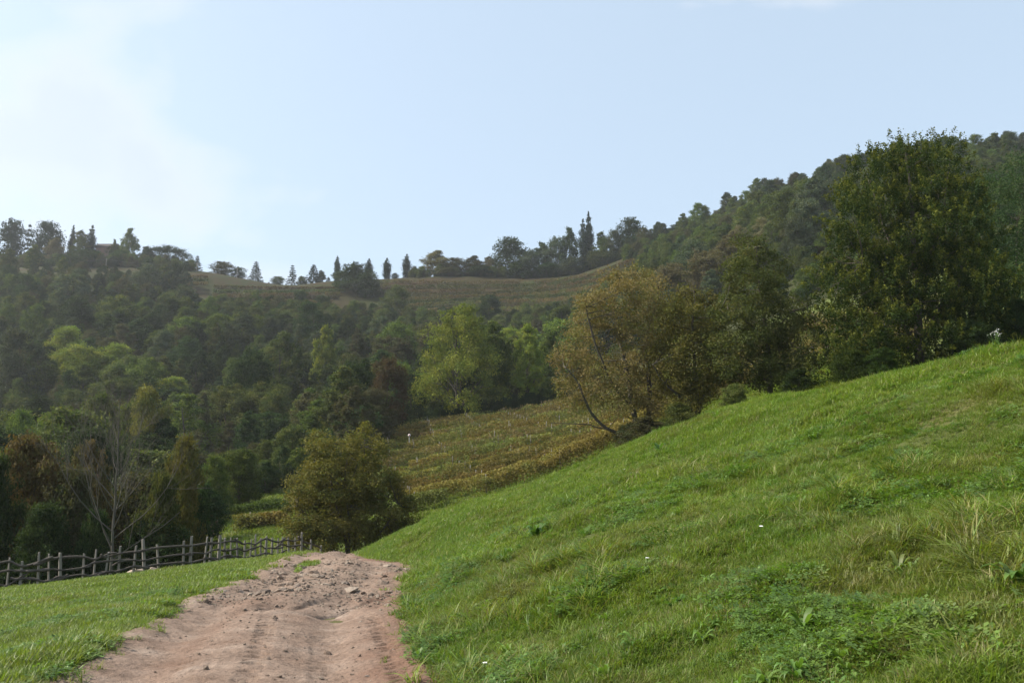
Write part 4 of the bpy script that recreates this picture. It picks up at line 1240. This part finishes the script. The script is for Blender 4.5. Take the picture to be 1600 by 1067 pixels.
def upper_vineyard():
    k = 0
    def line(name, pr, seed, h, n, label):
        pts = [ground_at_pixel(px, py, 335, 462) for px, py in pr]
        pts = [p for p in pts if p is not None]
        if len(pts) < 4: return
        vine_row('terrace_row', np.array(pts), n, .50, h, leaf_mat(('vinered', 'olive', 'vinered', 'brown')[seed % 4]), seed, label, 'terraced vine rows under the skyline', 6, .3, .1, False)
    for j in range(10):
        py = np.linspace(441, 496, 10)[j]
        a, b = [(598, 985), (598, 975), (598, 955), (600, 940), (600, 935), (605, 930), (615, 925), (640, 925), (650, 925), (700, 920)][j]
        pr = [(px, py + 4 * math.sin((px - 600) / 110.0 + .4 * j) - .010 * (px - 780) - (0 if px < 860 else (px - 860) * .10)) for px in np.linspace(a, b, 30)]
        line('row', pr, 400 + j, 2.0, 5200, f'{ORD[9 - j]} of the terraced vine rows right of the big dark skyline clump')
    for j in range(6):
        py = np.linspace(452, 482, 6)[j]
        pr = [(px, py + 1.5 * math.sin(px / 60.0 + j)) for px in np.linspace(332, (545, 540, 535, 530, 520, 500)[j], 22)]
        line('row', pr, 420 + j, 1.9, 3400, f'{ORD[5 - j]} of the terraced vine rows below the three skyline spruces')
    for j in range(5):
        pr = [(px, 440 - (px - 905) * .36 + j * 5.5) for px in np.linspace(905, 1000, 16)]
        line('row', pr, 450 + j, 1.9, 2200, f'{ORD[4 - j]} vine row on the slope under the twin cypresses')
    for j in range(4):
        pr = [(px, 432 - (px - 990) * .30 + (j - 1.5) * 9) for px in np.linspace(990, 1135, 18)]
        line('row', pr, 430 + j, 2.0, 2400, f'{ORD[3 - j]} vine row of the strip climbing under the wooded hill')
    for j in range(3):
        pr = [(px, 436 + j * 5) for px in np.linspace(120, 325, 22)]
        line('row', pr, 440 + j, 1.7, 2400, f'{ORD[2 - j]} of the terrace rows under the umbrella pine')
upper_vineyard()

# ------------------------------------------------------------------ fence
FENCE_POSTS = [(-52, 33.4, 1.05), (-28, 33.6, 1.1), (-8, 33.8, 1.05), (10, 34, 1.08), (31, 34.2, .92), (59, 34.4, 1.2), (76, 34.6, 1.12), (94, 34.8, 1.12), (129, 35.2, 1.0), (146, 35.4, 1.10), (164, 35.6, .95), (184.5, 36, 1.15),
               (208, 36.3, 1.1), (226, 36.6, 1.28), (248, 37, 1.05), (286, 37.8, 1.1), (297, 38.2, 1.22), (319, 39, 1.15), (328, 39.4, 1.12), (341, 40, 1.2), (351, 40.8, 1.08), (360, 41.5, 1.05),
               (371, 42, 1.05), (382, 42.6, 1.0), (390, 43, 1.02), (399, 43.4, 1.2), (407, 43.8, 1.0), (414, 44.2, 1.05), (424, 44.8, 1.0), (433, 45.3, 1.0), (441, 45.8, 1.02), (451, 46.4, 1.0), (461, 47, 1.0), (470, 47.6, 1.25), (485, 49, 1.0), (500, 51, 1.0)]
def build_fence():
    rng = np.random.default_rng(88)
    e = new_obj('rustic_fence', None)
    P = [np.array(spot(a, b)) for a, b, h in FENCE_POSTS]
    e.location = P[0]; b = P[0]
    tag(e, 'rustic fence of split stakes and crooked branch rails along the verge', 'fence')
    import bmesh
    for i, ((px, Y, h), p) in enumerate(zip(FENCE_POSTS, P)):
        big = px in (297, 341, 226, 470, 94)
        h *= 1.06
        r = .074 if big else rng.uniform(.046, .062)
        bm = bmesh.new()
        prof = []
        k = 6
        offs = rng.uniform(.8, 1.15, k)
        rings = []
        for q, zz in enumerate((-.35, .0, .35 * h, .7 * h, h)):
            ring = []
            for j in range(k):
                a = j * 2 * math.pi / k
                rr = r * offs[j] * (1.08 - .05 * q) * (1 if q < 4 else .93)
                ring.append(bm.verts.new((rr * math.cos(a), rr * math.sin(a) * .85, zz + (rng.normal(0, .015) if q == 4 else 0))))
            rings.append(ring)
        for q in range(4):
            for j in range(k):
                bm.faces.new((rings[q][j], rings[q][(j + 1) % k], rings[q + 1][(j + 1) % k], rings[q + 1][j]))
        bm.faces.new(rings[-1]); bm.faces.new(rings[0][::-1])
        me = bpy.data.meshes.new('post'); bm.to_mesh(me); bm.free(); me.materials.append(WOOD_GREY)
        o = new_obj('post', me, e); o.location = p - b
        o.rotation_euler = (rng.normal(0, .05), rng.normal(0, .06), rng.uniform(0, 6.28))
    # crooked rails, each a branch lashed over three to five stakes
    for lev, hz in ((0, .28), (1, .60), (2, .93)):
        i = 0; start = rng.integers(0, 2)
        while i < len(P) - 1:
            j = min(len(P) - 1, i + int(rng.integers(3, 6)))
            q = []
            for m in range(i, j + 1):
                q.append(P[m] - b + np.array([0, -.06, min(hz, FENCE_POSTS[m][2] - .08) + rng.normal(0, .045)]))
            q = np.array(q)
            d0 = unit(q[0] - q[1]) * rng.uniform(.15, .5); d1 = unit(q[-1] - q[-2]) * rng.uniform(.15, .5)
            q = np.vstack([q[0] + d0 + [0, 0, rng.normal(0, .04)], q, q[-1] + d1 + [0, 0, rng.normal(0, .04)]])
            tt = np.linspace(0, 1, len(q)); ts = np.linspace(0, 1, len(q) * 4)
            c = hermite(tt, q, ts)
            c[:, 2] += .035 * np.sin(ts * rng.uniform(6, 16) + rng.uniform(0, 6)); c[:, 1] += rng.normal(0, .012) + .02 * (lev - 1)
            r0 = rng.uniform(.040, .056); tb = Tubes()
            rad = np.linspace(r0, r0 * rng.uniform(.55, .9), len(c)) * (1 + .12 * np.sin(ts * 30 + i))
            if rng.random() < .5: rad = rad[::-1]
            tb.add(c, rad, 7)
            new_obj('rail', tb.mesh('rail', WOOD_DARK, True), e)
            i = j
build_fence()

# ------------------------------------------------------------------ small things
def plain_mat(name, c, rough=.8, var=.25):
    m = NT(name); n = m.noise(m.obj(), 6, 4, .6)
    cc = m.mix(n, tuple(v * (1 - var) for v in c), tuple(v * (1 + var) for v in c))
    return m.finish(m.principled(cc, rough, .2))
def box(name, mat, x0, x1, y0, y1, z0, z1, parent=None):
    v = [(x, y, z) for z in (z0, z1) for y in (y0, y1) for x in (x0, x1)]
    f = [(0, 2, 3, 1), (4, 5, 7, 6), (0, 1, 5, 4), (2, 6, 7, 3), (0, 4, 6, 2), (1, 3, 7, 5)]
    me = mesh_np(name, np.array(v, float), np.array(f), mat)
    return new_obj(name, me, parent)
def ridge_house():
    Y = 452
    e = new_obj('house', None)
    x, y, z = spot(166, Y)
    z0 = at(166, 404, Y)[2]; z = min(z, z0)
    e.location = (x, y, z); tag(e, 'small pink walled house with dark tiled roof among the ridge trees', 'house')
    wall = plain_mat('pink_plaster', (.22, .135, .105)); roofm = plain_mat('dark_tiles', (.055, .045, .04)); win = plain_mat('dark_window', (.03, .03, .035), .2); wd = plain_mat('shutter', (.09, .07, .05))
    h = at(166, 389, Y)[2] - z; w = 4.6; d = 4
    box('wall', wall, -w, w, -d, d, -1, h, e)
    rt = at(166, 381, Y)[2] - z
    v = np.array([(-w - .7, -d - .7, h + .02), (w + .7, -d - .7, h + .02), (w + .7, d + .7, h + .02), (-w - .7, d + .7, h + .02), (-w - .7, 0, rt), (w + .7, 0, rt),
                  (-w - .7, -d - .7, h - .2), (w + .7, -d - .7, h - .2), (w + .7, d + .7, h - .2), (-w - .7, d + .7, h - .2)])
    me = mesh_np('roof', v, [np.array([(0, 1, 5, 4), (2, 3, 4, 5), (0, 6, 7, 1), (1, 7, 8, 2), (2, 8, 9, 3), (3, 9, 6, 0), (6, 9, 8, 7)]), np.array([(1, 2, 5), (3, 0, 4)])], roofm)
    rf = new_obj('roof', me, e)
    box('chimney', wall, 2.2, 2.9, .6, 1.3, h + .5, rt + .7, rf)
    for cx in (-3.2, -.8, 1.6):
        f = box('window', wd, cx - .55, cx + .55, -d - .06, -d + .02, h * .45, h * .45 + 1.5, e)
        box('pane', win, cx - .42, cx + .42, -d - .09, -d - .055, h * .45 + .12, h * .45 + 1.38, f)
    box('door', wd, 2.9, 3.9, -d - .06, -d + .02, -.9, 1.3, e)
ridge_house()
# poles and a wire across the left slope
poles = []
for px, top, Y, lb in [(48, 402, 418, 'thin utility pole on the slope below the left skyline trees'), (165, 404, 418, 'thin utility pole below the pink walled house'),
                       (307, 424, 425, 'thin utility pole below the sparse spruce'), (370, 423, 428, 'thin utility pole below the reddish brown skyline tree')]:
    x, y, z = spot(px, Y); h = max(5.0, at(px, top, Y)[2] - z)
    e = new_obj('utility_pole', None); e.location = (x, y, z); tag(e, lb, 'pole', 'utility poles on the far slope')
    tb = Tubes(); tb.add([[0, 0, -.5], [0, 0, h]], [.16, .11], 7); new_obj('pole', tb.mesh('pole', WOOD_GREY, True), e)
    box('crossarm', WOOD_GREY, -.7, .7, -.06, .06, h - .5, h - .38, e)
    poles.append(np.array([x, y, z + h - .3]))
for i in range(3):
    p, q = poles[i], poles[i + 1]; t = np.linspace(0, 1, 16)[:, None]
    c = p + (q - p) * t; c[:, 2] -= 4 * 1.6 * (t * (1 - t))[:, 0]
    tb = Tubes(); tb.add(c - p, .035, 4)
    o = new_obj('overhead_wire', tb.mesh('overhead_wire', plain_mat('wire', (.16, .16, .16)))); o.location = p
    tag(o, ('sagging wire between the leftmost utility pole and the one below the house', 'sagging wire between the pole below the house and the one below the sparse spruce', 'sagging wire between the two right hand utility poles')[i], 'wire', 'overhead wires')
# pale bare patch on the upper slope: a track cut
P = [ground_at_pixel(a, b, 330, 462) for a, b in [(482, 455), (490, 455), (491, 467), (483, 467)]]
if all(p is not None for p in P):
    nu, nv = 6, 10; v = []
    for j in range(nv):
        for i in range(nu):
            s, t = i / (nu - 1), j / (nv - 1)
            p = (P[0] * (1 - s) + P[1] * s) * (1 - t) + (P[3] * (1 - s) + P[2] * s) * t
            v.append((p[0], p[1], gz(p[0], p[1]) + .25))
    tag(new_obj('path', mesh_np('path', np.array(v), grid_faces(nv, nu), plain_mat('pale_earth', (.055, .047, .036)), None, True)), 'pale bare earth patch on the terraced slope', None, None, 'structure')
# marker post in the lower vineyard
def marker():
    x, y, z = spot(641, 124)
    zt = at(641, 680, 124)[2]
    h = max(2.2, zt - z)
    e = new_obj('marker_post', None); e.location = (x, y - 1.5, gz(x, y - 1.5)); h = zt - e.location.z
    tag(e, 'slim post topped by a small white and red plate in the vineyard', 'marker')
    tb = Tubes(); tb.add([[0, 0, -.3], [0, 0, h - .3]], [.05, .045], 7); new_obj('post', tb.mesh('post', plain_mat('pale_post', (.32, .31, .27)), True), e)
    tb = Tubes(); th = np.linspace(0, 1, 2)
    tb.add([[0, -.03, h - .1], [0, -.06, h - .1]], [.19, .19], 14); pl = new_obj('plate', tb.mesh('plate', plain_mat('white_plate', (.72, .68, .66), .5, .05), True), e)
    tb = Tubes(); tb.add([[0, -.065, h - .1], [0, -.075, h - .1]], [.09, .09], 12); new_obj('red_centre', tb.mesh('red_centre', plain_mat('red_paint', (.55, .16, .14), .5, .05), True), pl)
marker()
# pale boulders behind the fence
for px, Y, r, lb in [(219, 38.2, .34, 'pale beige boulder lying behind the fence'), (205, 39.5, .30, 'smaller beige boulder behind the pale one'), (238, 38.4, .22, 'low flat stone right of the pale boulder')]:
    x, y, z = spot(px, Y)
    o = new_obj('boulder', STONES[3 if r > .3 else 6]); o.scale = (r * 1.3, r, r * .9); o.location = (x, y, z + r * .35); o.rotation_euler = (0, .2, px)
    tag(o, lb, 'boulder')

# ------------------------------------------------------------------ grass
def grass_mat(name, a, b, straw, dry):
    m = NT(name); p = m.pos(); r = m.rand()
    n1 = m.noise(p, .55, 4, .6); n2 = m.noise(p, 3.4, 3, .6)
    f = m.math('ADD', m.math('MULTIPLY', n1, .8), m.math('MULTIPLY', r, .35))
    c = m.mix(m.mapr(f, .38, .78, 0, 1), a, b)
    at_ = m.attr(); s = m.n('ShaderNodeSeparateColor'); m.l(at_.outputs['Color'], s.inputs[0])
    d = m.math('ADD', m.math('MULTIPLY', n2, .75), m.math('MULTIPLY', s.outputs[1], .5))
    c = m.mix(m.mapr(d, dry, dry + .16, 0, .85), c, straw)
    n3 = m.noise(p, .42, 5, .65)                    # tired, drier stretches
    c = m.mix(m.mapr(m.math('ADD', n3, m.math('MULTIPLY', m.math('SUBTRACT', s.outputs[1], .4), .22)), .50, .66, 0, .62), c, (.165, .150, .050))
    hsv = m.n('ShaderNodeHueSaturation'); m.l(c, hsv.inputs['Color']); m.l(m.mapr(s.outputs[0], 0, 1, .65, 1.35), hsv.inputs['Value'])
    return m.finish(m.leaf(hsv.outputs[0], .38, .5, .3, (1.2, 1.25, .55)))
GM = grass_mat('grass', (.092, .170, .022), (.168, .230, .033), (.27, .235, .105), .70)
GMV = grass_mat('verge_grass', (.108, .170, .024), (.165, .212, .032), (.24, .21, .08), .80)
WM_ = grass_mat('weed_leaf', (.075, .150, .028), (.120, .195, .034), (.13, .19, .05), 1.0)
def tuft(seed, n, L, Wd, spread, lean, mat, segs=3):
    rng = np.random.default_rng(seed)
    V = []; F4 = []; F3 = []; C = []; k = 0
    for i in range(n):
        a = rng.uniform(0, 6.283); r = spread * math.sqrt(rng.random())
        base = np.array([r * math.cos(a), r * math.sin(a), -.01])
        az = rng.uniform(0, 6.283); out = np.array([math.cos(az), math.sin(az), 0]); side = np.array([-out[1], out[0], 0])
        l = L * rng.uniform(.5, 1.25); le = lean * rng.uniform(.4, 1.6)
        cv = (rng.random(), rng.random() ** 1.5, 0, 1)
        w = Wd * rng.uniform(.7, 1.3)
        for q in range(segs):
            t = q / segs
            p = base + out * l * le * t ** 1.7 + np.array([0, 0, l * (t - .38 * min(le, 1.3) * t ** 2.4)])
            ww = w * (1 - .55 * t ** 1.5)
            V += [p - side * ww, p + side * ww]; C += [cv, cv]
        p = base + out * l * le + np.array([0, 0, l * (1 - .38 * min(le, 1.3))])
        V.append(p); C.append(cv)
        for q in range(segs - 1): F4.append((k + 2 * q, k + 2 * q + 1, k + 2 * q + 3, k + 2 * q + 2))
        F3.append((k + 2 * segs - 2, k + 2 * segs - 1, k + 2 * segs)); k += 2 * segs + 1
    return mesh_np('tuft', np.array(V), [np.array(F4), np.array(F3)], mat, np.array(C))
def rosette(seed, n, L, W, mat, rise=.35, lobes=False):
    """a rosette of broad arching leaves"""
    rng = np.random.default_rng(seed)
    V = []; F = []; C = []; k = 0
    for i in range(n):
        az = i * 2.4 + rng.normal(0, .2); out = np.array([math.cos(az), math.sin(az), 0]); side = np.array([-out[1], out[0], 0])
        l = L * rng.uniform(.55, 1.15); up = rise * rng.uniform(.5, 1.6); cv = (rng.random(), rng.random() * .4, 0, 1)
        ns = 6
        for q in range(ns + 1):
            t = q / ns
            p = out * l * t * .9 + np.array([0, 0, l * (up * math.sin(t * 2.3))])
            w = W * l * (math.sin(math.pi * (t ** .75)) ** .8 + .05) * (1 - .1 * (q % 2) * lobes * 3)
            fold = np.array([0, 0, .25 * w])
            V += [p - side * w + fold, p, p + side * w + fold]; C += [cv] * 3
        for q in range(ns):
            a = k + 3 * q
            F += [(a, a + 1, a + 4, a + 3), (a + 1, a + 2, a + 5, a + 4)]
        k += 3 * (ns + 1)
    return mesh_np('rosette', np.array(V), np.array(F), mat, np.array(C), True)
def clover(seed, mat, n=26, spread=.16):
    rng = np.random.default_rng(seed)
    V = []; F = []; C = []; k = 0
    for i in range(n):
        a = rng.uniform(0, 6.283); r = spread * math.sqrt(rng.random())
        c = np.array([r * math.cos(a), r * math.sin(a), rng.uniform(.03, .075)]); cv = (rng.random(), rng.random() * .3, 0, 1); z0 = rng.uniform(0, 6.28)
        for j in range(3):
            az = z0 + j * 2.094; o = np.array([math.cos(az), math.sin(az), rng.normal(.1, .25)]); s = np.array([-o[1], o[0], 0]); l = rng.uniform(.014, .026)
            V += [c, c + o * l - s * l * .6, c + o * l * 1.5, c + o * l + s * l * .6]; C += [cv] * 4
            F.append((k, k + 1, k + 2, k + 3)); k += 4
    return mesh_np('clover', np.array(V), np.array(F), mat, np.array(C))
def build_grass():
    rng = np.random.default_rng(61)
    nearT = [tuft(500 + i, 16, (.085, .11, .075, .13, .065)[i], .0034, (.05, .05, .06, .045, .07)[i], (.7, .9, 1.1, .8, 1.0)[i], GM) for i in range(5)]
    longT = [tuft(520 + i, 26, .22, .0036, .05, 1.0, GM, 4) for i in range(2)]
    farT = [tuft(530 + i, 20, (.13, .17, .11)[i], .008, .13, .8, GM, 2) for i in range(3)]
    ros = [rosette(540, 11, .10, .13, WM_), rosette(541, 13, .13, .11, WM_, .5, True), rosette(542, 9, .075, .2, WM_, .35)]
    clo = [clover(550, WM_), clover(551, WM_, 34, .2)]
    protos = nearT + longT + farT + ros + clo        # 0-4, 5-6, 7-9, 10-12, 13-14
    def sample(N, y0, y1, a):
        q = rng.random(N); Y = (y0 ** (1 - a) + q * (y1 ** (1 - a) - y0 ** (1 - a))) ** (1 / (1 - a)); return Y
    # the bank at the right
    N = 330000
    Y = sample(N, 2.4, 50, .42)
    lo = np.maximum(road_r(Y) - .55, -.66 * Y - 1); hi = .66 * Y + 1.2
    X = lo + (hi - lo) * rng.random(N)
    s = X - road_r(Y)
    d = Y - crest_y(X)
    bald = fbm(X, Y, 1.5, 4, 4.0 + 70)
    keep = (d < 4) & (hi > lo) & (rng.random(N) > .55 * smooth(.57, .72, bald)) & ((s > 0) | (rng.random(N) < .30 * np.exp(np.minimum(s, 0) / .09) * (vnoise(X, Y, .3, 19) > .35)))
    hol = np.exp(-((Y - 29) / 2.6) ** 2 - ((s - .25) / .45) ** 2); keep &= rng.random(N) > hol
    X, Y, s, bald = X[keep], Y[keep], s[keep], bald[keep]; n = len(X)
    Z = ground_z(X, Y); Z = np.where(s < 0, road_z(Y) + road_relief(X, Y, np.clip((X - road_l(Y)) / (road_r(Y) - road_l(Y)), 0, 1)), Z)
    tall = fbm(X, Y, .9, 3, 33); patch = fbm(X, Y, 1.1, 3, 44); wp = fbm(X, Y, .6, 2, 57)
    idx = rng.integers(0, 5, n)
    idx = np.where((Y > 17) & (rng.random(n) < smooth(15, 26, Y)), 7 + rng.integers(0, 3, n), idx)
    lt = (tall > .60) & (rng.random(n) < .05) & (Y < 26); idx = np.where(lt, 5 + rng.integers(0, 2, n), idx)
    pc = rng.random(n)
    idx = np.where((patch > .50) & (pc < .09 * smooth(.5, .62, patch)) & (Y < 22), 13 + rng.integers(0, 2, n), idx)
    idx = np.where((wp > .60) & (pc > .965) & (Y < 34), 10 + rng.integers(0, 3, n), idx)
    sc = (.45 + 1.15 * tall) * rng.uniform(.75, 1.25, n) * np.where(idx >= 10, 1.0, 1.0) * (1 - .3 * smooth(.5, .68, bald))
    sc = np.where((idx >= 10) & (idx < 13), rng.uniform(.7, 1.25, n), sc)
    edge = np.exp(-(s / .35) ** 2); sc = sc * (1 + .35 * edge * rng.random(n))
    # blades lean down the slope, away from the breeze
    rot = np.stack([rng.normal(0, .14, n) - .05, -(.16 + .22 * fbm(X, Y, 2.0, 2, 71)) + rng.normal(0, .14, n), rng.uniform(0, 6.283, n) * 1.0], 1)
    instancer('bank_grass', np.stack([X, Y, Z], 1), rot, np.stack([sc, sc, sc * rng.uniform(.8, 1.2, n)], 1), idx, protos, 'green grass and clover covering the bank right of the track', 'grass')
    print('BANK', n)
    # the verge at the left
    N = 120000
    Y = sample(N, 5, 52, .5)
    hi = road_l(Y) + .5; lo = np.maximum(-.66 * Y - 1, -26)
    X = lo + (hi - lo) * rng.random(N)
    d = Y - crest_y(X); t = road_l(Y) - X
    keep = (hi > lo) & (d < 7) & ((t > 0) | (rng.random(N) < .28 * np.exp(np.minimum(t, 0) / .08) * (vnoise(X, Y, .3, 29) > .35)))
    X, Y, t = X[keep], Y[keep], t[keep]; n = len(X); Z = ground_z(X, Y); Z = np.where(t < 0, road_z(Y) + road_relief(X, Y, np.clip((X - road_l(Y)) / (road_r(Y) - road_l(Y)), 0, 1)), Z)
    tall = fbm(X, Y, 1.0, 3, 83); wp = fbm(X, Y, .7, 2, 97)
    pv = [tuft(560 + i, 18, (.085, .11, .13)[i], .0042, .07, .9, GMV) for i in range(3)] + [tuft(570 + i, 20, (.10, .13)[i], .009, .14, .8, GMV, 2) for i in range(2)] + ros[:1] + clo[:1]
    idx = np.where(rng.random(n) < smooth(13, 24, Y), 3 + rng.integers(0, 2, n), rng.integers(0, 3, n))
    pc = rng.random(n)
    idx = np.where((wp > .58) & (pc > .97) & (Y < 30), 5, idx); idx = np.where((wp < .42) & (pc < .15) & (Y < 24), 6, idx)
    edge = np.exp(-((t - .35) / .5) ** 2)
    sc = (.65 + .6 * tall) * rng.uniform(.75, 1.25, n) * (1 + .4 * edge * (tall > .5))
    rot = np.stack([rng.normal(0, .13, n), rng.normal(-.05, .13, n), rng.uniform(0, 6.283, n)], 1)
    instancer('verge_grass', np.stack([X, Y, Z], 1), rot, np.stack([sc, sc, sc], 1), idx, pv, 'short green grass on the verge between track and fence', 'grass')
    # rough grass behind the fence, round the small field and under the vines
    N = 60000
    Y = sample(N, 36, 150, 0.2)
    X = rng.uniform(-.62, .62, N) * Y
    Z = ground_z(X, Y); PX, PY = col_of(X, Y, Z); d = Y - crest_y(X)
    keep = (d > 3) & ((Y < forest_edge(PX)) | (Y < 60)) & (PX < 1420)
    X, Y, Z = X[keep], Y[keep], Z[keep]; n = len(X)
    pm = [tuft(580 + i, 18, (.35, .5)[i], .03, .55, .8, GMV, 2) for i in range(2)]
    sc = rng.uniform(.6, 1.2, n)
    instancer('meadow_grass', np.stack([X, Y, Z], 1), np.stack([0 * X, 0 * X, rng.uniform(0, 6.283, n)], 1), np.stack([sc, sc, sc * .8], 1), rng.integers(0, 2, n), pm, 'rough grass between the vine rows and behind the fence', 'grass')
    return protos
build_grass()

# single leafy weeds that stand out on the bank
def find_on_bank(px, py):
    Y = np.linspace(3, 44, 1600); P = np.array([at(px, py, q) for q in Y])
    i = np.where(P[:, 2] < ground_z(P[:, 0], P[:, 1]))[0]
    return P[i[0]] if len(i) else None
for k, (px, py, sc, lb) in enumerate([
    (1598, 930, 1.5, 'large broad-leaved weed at the right picture edge low on the bank'), (650, 1035, 1.15, 'bright leafy weed low on the bank beside the track'),
    (838, 842, 1.9, 'dark green leafy weed halfway up the bank left of centre'), (1272, 690, 1.7, 'bright grassy-leaved weed high on the bank under the hornbeam'),
    (1030, 708, 1.9, 'leafy weed near the crest below the leaning alder'), (1405, 895, 1.0, 'blue green leafy weed low on the right of the bank'),
    (1255, 990, 1.0, 'leafy weed near the bottom of the bank right of centre'), (790, 880, 1.4, 'light green leafy weed left of centre on the bank'),
    (1120, 655, 1.9, 'leafy weed at the crest below the straight alder')]):
    p = find_on_bank(px, py)
    if p is None: continue
    o = new_obj('leafy_weed', rosette(600 + k, 17, .17, .10 if k % 2 else .13, WM_, .6)); o.location = p; o.scale = (sc,) * 3
    tag(o, lb, 'weed', 'leafy weeds on the bank')
# tall weed with white flower heads on the crest
def flower_stalk():
    rng = np.random.default_rng(71)
    best = None
    for Y in np.linspace(10, 32, 200):
        x, y, z = spot(1555, Y); q = proj(x, y, z)[1]
        if best is None or q < best[0]: best = (q, x, y, z)
    q, x, y, z = best
    e = new_obj('flowering_weed', None); e.location = (x, y, z); tag(e, 'tall weed with white flower heads on the crest at far right', 'flower')
    H = 36 / FPX * y + .05
    tb = Tubes(); hd = Tubes(); heads = []
    for k in range(5):
        a = rng.uniform(0, 6.28); l = H * rng.uniform(.55, 1.0); tip = np.array([.16 * math.cos(a), .1 * math.sin(a), l])
        tb.add(bez((0, 0, -.03), tip, rng.normal(0, .02, 3), rng, 5), np.linspace(.010, .005, 5), 5); heads.append(tip)
        for _ in range(2):
            t2 = tip * .75 + np.array([rng.normal(0, .07), rng.normal(0, .05), .08]); tb.add(bez(tip * .6, t2, (0, 0, 0), rng, 4), .005, 4); heads.append(t2)
    new_obj('stem', tb.mesh('stem', WM_), e)
    lv = np.concatenate([h[None] * t for h in heads[::3] for t in rng.uniform(.2, .8, (6, 1))]); nrm = unit(rng.normal(size=(len(lv), 3)))
    v, f, c = leaf_quads(lv, nrm, .12, rng, np.tile([.5, .3, 0, 1], (len(lv), 1)), .4); new_obj('leaves', mesh_np('leaves', v, f, WM_, c), e)
    wm = plain_mat('white_petals', (.75, .74, .70), .6, .08)
    for h in heads:
        n = 7; P = h + rng.normal(0, .012, (n, 3)); v, f, c = leaf_quads(P, unit(rng.normal(size=(n, 3)) + [0, 0, 1]), .018, rng, np.ones((n, 4)), .9)
        new_obj('flower_head', mesh_np('flower_head', v, f, wm, c), e)
flower_stalk()
# little white flowers dotted about the bank
wm_ = plain_mat('white_flower', (.72, .72, .68), .6, .06)
for k, (px, py) in enumerate([(771, 795), (789, 788), (905, 723), (694, 820), (842, 736), (1010, 895), (755, 1064), (1188, 846), (975, 742)]):
    p = find_on_bank(px, py)
    if p is None: continue
    rng = np.random.default_rng(900 + k)
    e = new_obj('white_flower', None); e.location = p
    tag(e, ('tiny white flower near the far left end of the bank crest, lower of two', 'tiny white flower near the far left end of the bank crest, upper of two', 'tiny white flower on the crest right of the vine rows', 'tiny white flower at the bank end by the road dip', 'tiny white flower on the crest below the vineyard', 'small white flower in the middle of the bank', 'small white flower at the bottom of the bank near the track', 'small white flower in the open grass right of centre', 'tiny white flower just under the crest left of the leaning alder')[k], 'flower', 'small white flowers in the grass of the bank')
    tb = Tubes(); tb.add([[0, 0, -.02], [.01, 0, .10], [.015, 0, .16]], [.004, .003, .003], 4); new_obj('stem', tb.mesh('stem', WM_), e)
    n = 8; a = np.arange(n) * 6.283 / n
    P = np.stack([.015 + .014 * np.cos(a), .014 * np.sin(a), .165 + 0 * a], 1); v, f, c = leaf_quads(P, unit(np.tile([0, -.3, 1.0], (n, 1)) + rng.normal(0, .2, (n, 3))), .022, rng, np.ones((n, 4)), .8)
    new_obj('petals', mesh_np('petals', v, f, wm_, c), e)
# green tuft island in the middle of the track
def road_tuft():
    rng = np.random.default_rng(72)
    pts = []
    for k in range(260):
        t = rng.random(); px = 463 + 34 * t; py = 889 - 7 * math.sin(min(1, t * 2.2) * 1.5) + rng.normal(0, 1.0)
        Y = 23.4 + (889 - py) * .45
        x = at(px, py, Y)[0] ; pts.append((x, Y, road_top(x, Y)))
    pts = np.array(pts); n = len(pts)
    me = [tuft(590, 16, .10, .007, .08, 1.0, GM)]
    instancer('track_tuft', pts, np.stack([rng.normal(0, .2, n), rng.normal(0, .2, n), rng.uniform(0, 6.28, n)], 1), np.full((n, 3), 1.0), np.zeros(n), me, 'yellow green strip of grass growing in the stony track', 'grass')
road_tuft()
# loose gravel of the track: too many and too small to count
def gravel():
    rng = np.random.default_rng(73)
    n = 7000
    Y = np.where(rng.random(n) < .62, rng.uniform(15, 26.5, n), rng.uniform(5.5, 44, n))
    a, b = road_l(Y), road_r(Y)
    w = np.where(rng.random(n) < .3, np.where(rng.random(n) < .5, rng.beta(1, 6, n), rng.beta(6, 1, n)), rng.uniform(.03, .98, n))
    X = a + (b - a) * w
    ok = rng.random(n) < .25 + .9 * smooth(.42, .62, vnoise(X, Y, 1.3, 66)); X, Y, w = X[ok], Y[ok], w[ok]; n = len(X)
    Z = road_z(Y) + road_relief(X, Y, w)
    r = rng.lognormal(-4.4, .5, n) * np.where(Y > 15, 1.45, 1)
    s = np.stack([r * rng.uniform(.8, 1.6, n), r * rng.uniform(.7, 1.2, n), r * rng.uniform(.4, .9, n)], 1)
    instancer('gravel', np.stack([X, Y, Z + .15 * s[:, 2]], 1), np.stack([rng.normal(0, .4, n), rng.normal(0, .4, n), rng.uniform(0, 6.28, n)], 1), s, rng.choice([0, 2, 3, 5, 6, 8], n), STONES, 'loose gravel and crumbs of rock strewn over the track', 'gravel')
gravel()

# ------------------------------------------------------------------ haze
hz = NT('haze_air'); hz.t.nodes.remove(hz.out); out = hz.t.nodes.new('ShaderNodeOutputMaterial')
pv = hz.t.nodes.new('ShaderNodeVolumePrincipled')
pv.inputs['Color'].default_value = (.90, .94, 1.0, 1)
pv.inputs['Density'].default_value = HAZE
pv.inputs['Anisotropy'].default_value = .35
hz.t.links.new(pv.outputs[0], out.inputs['Volume'])
o = box('haze', hz.m, -1250, 1250, -40, 960, -60, 212)
tag(o, 'thin bluish haze filling the valley air', 'haze', None, 'stuff')
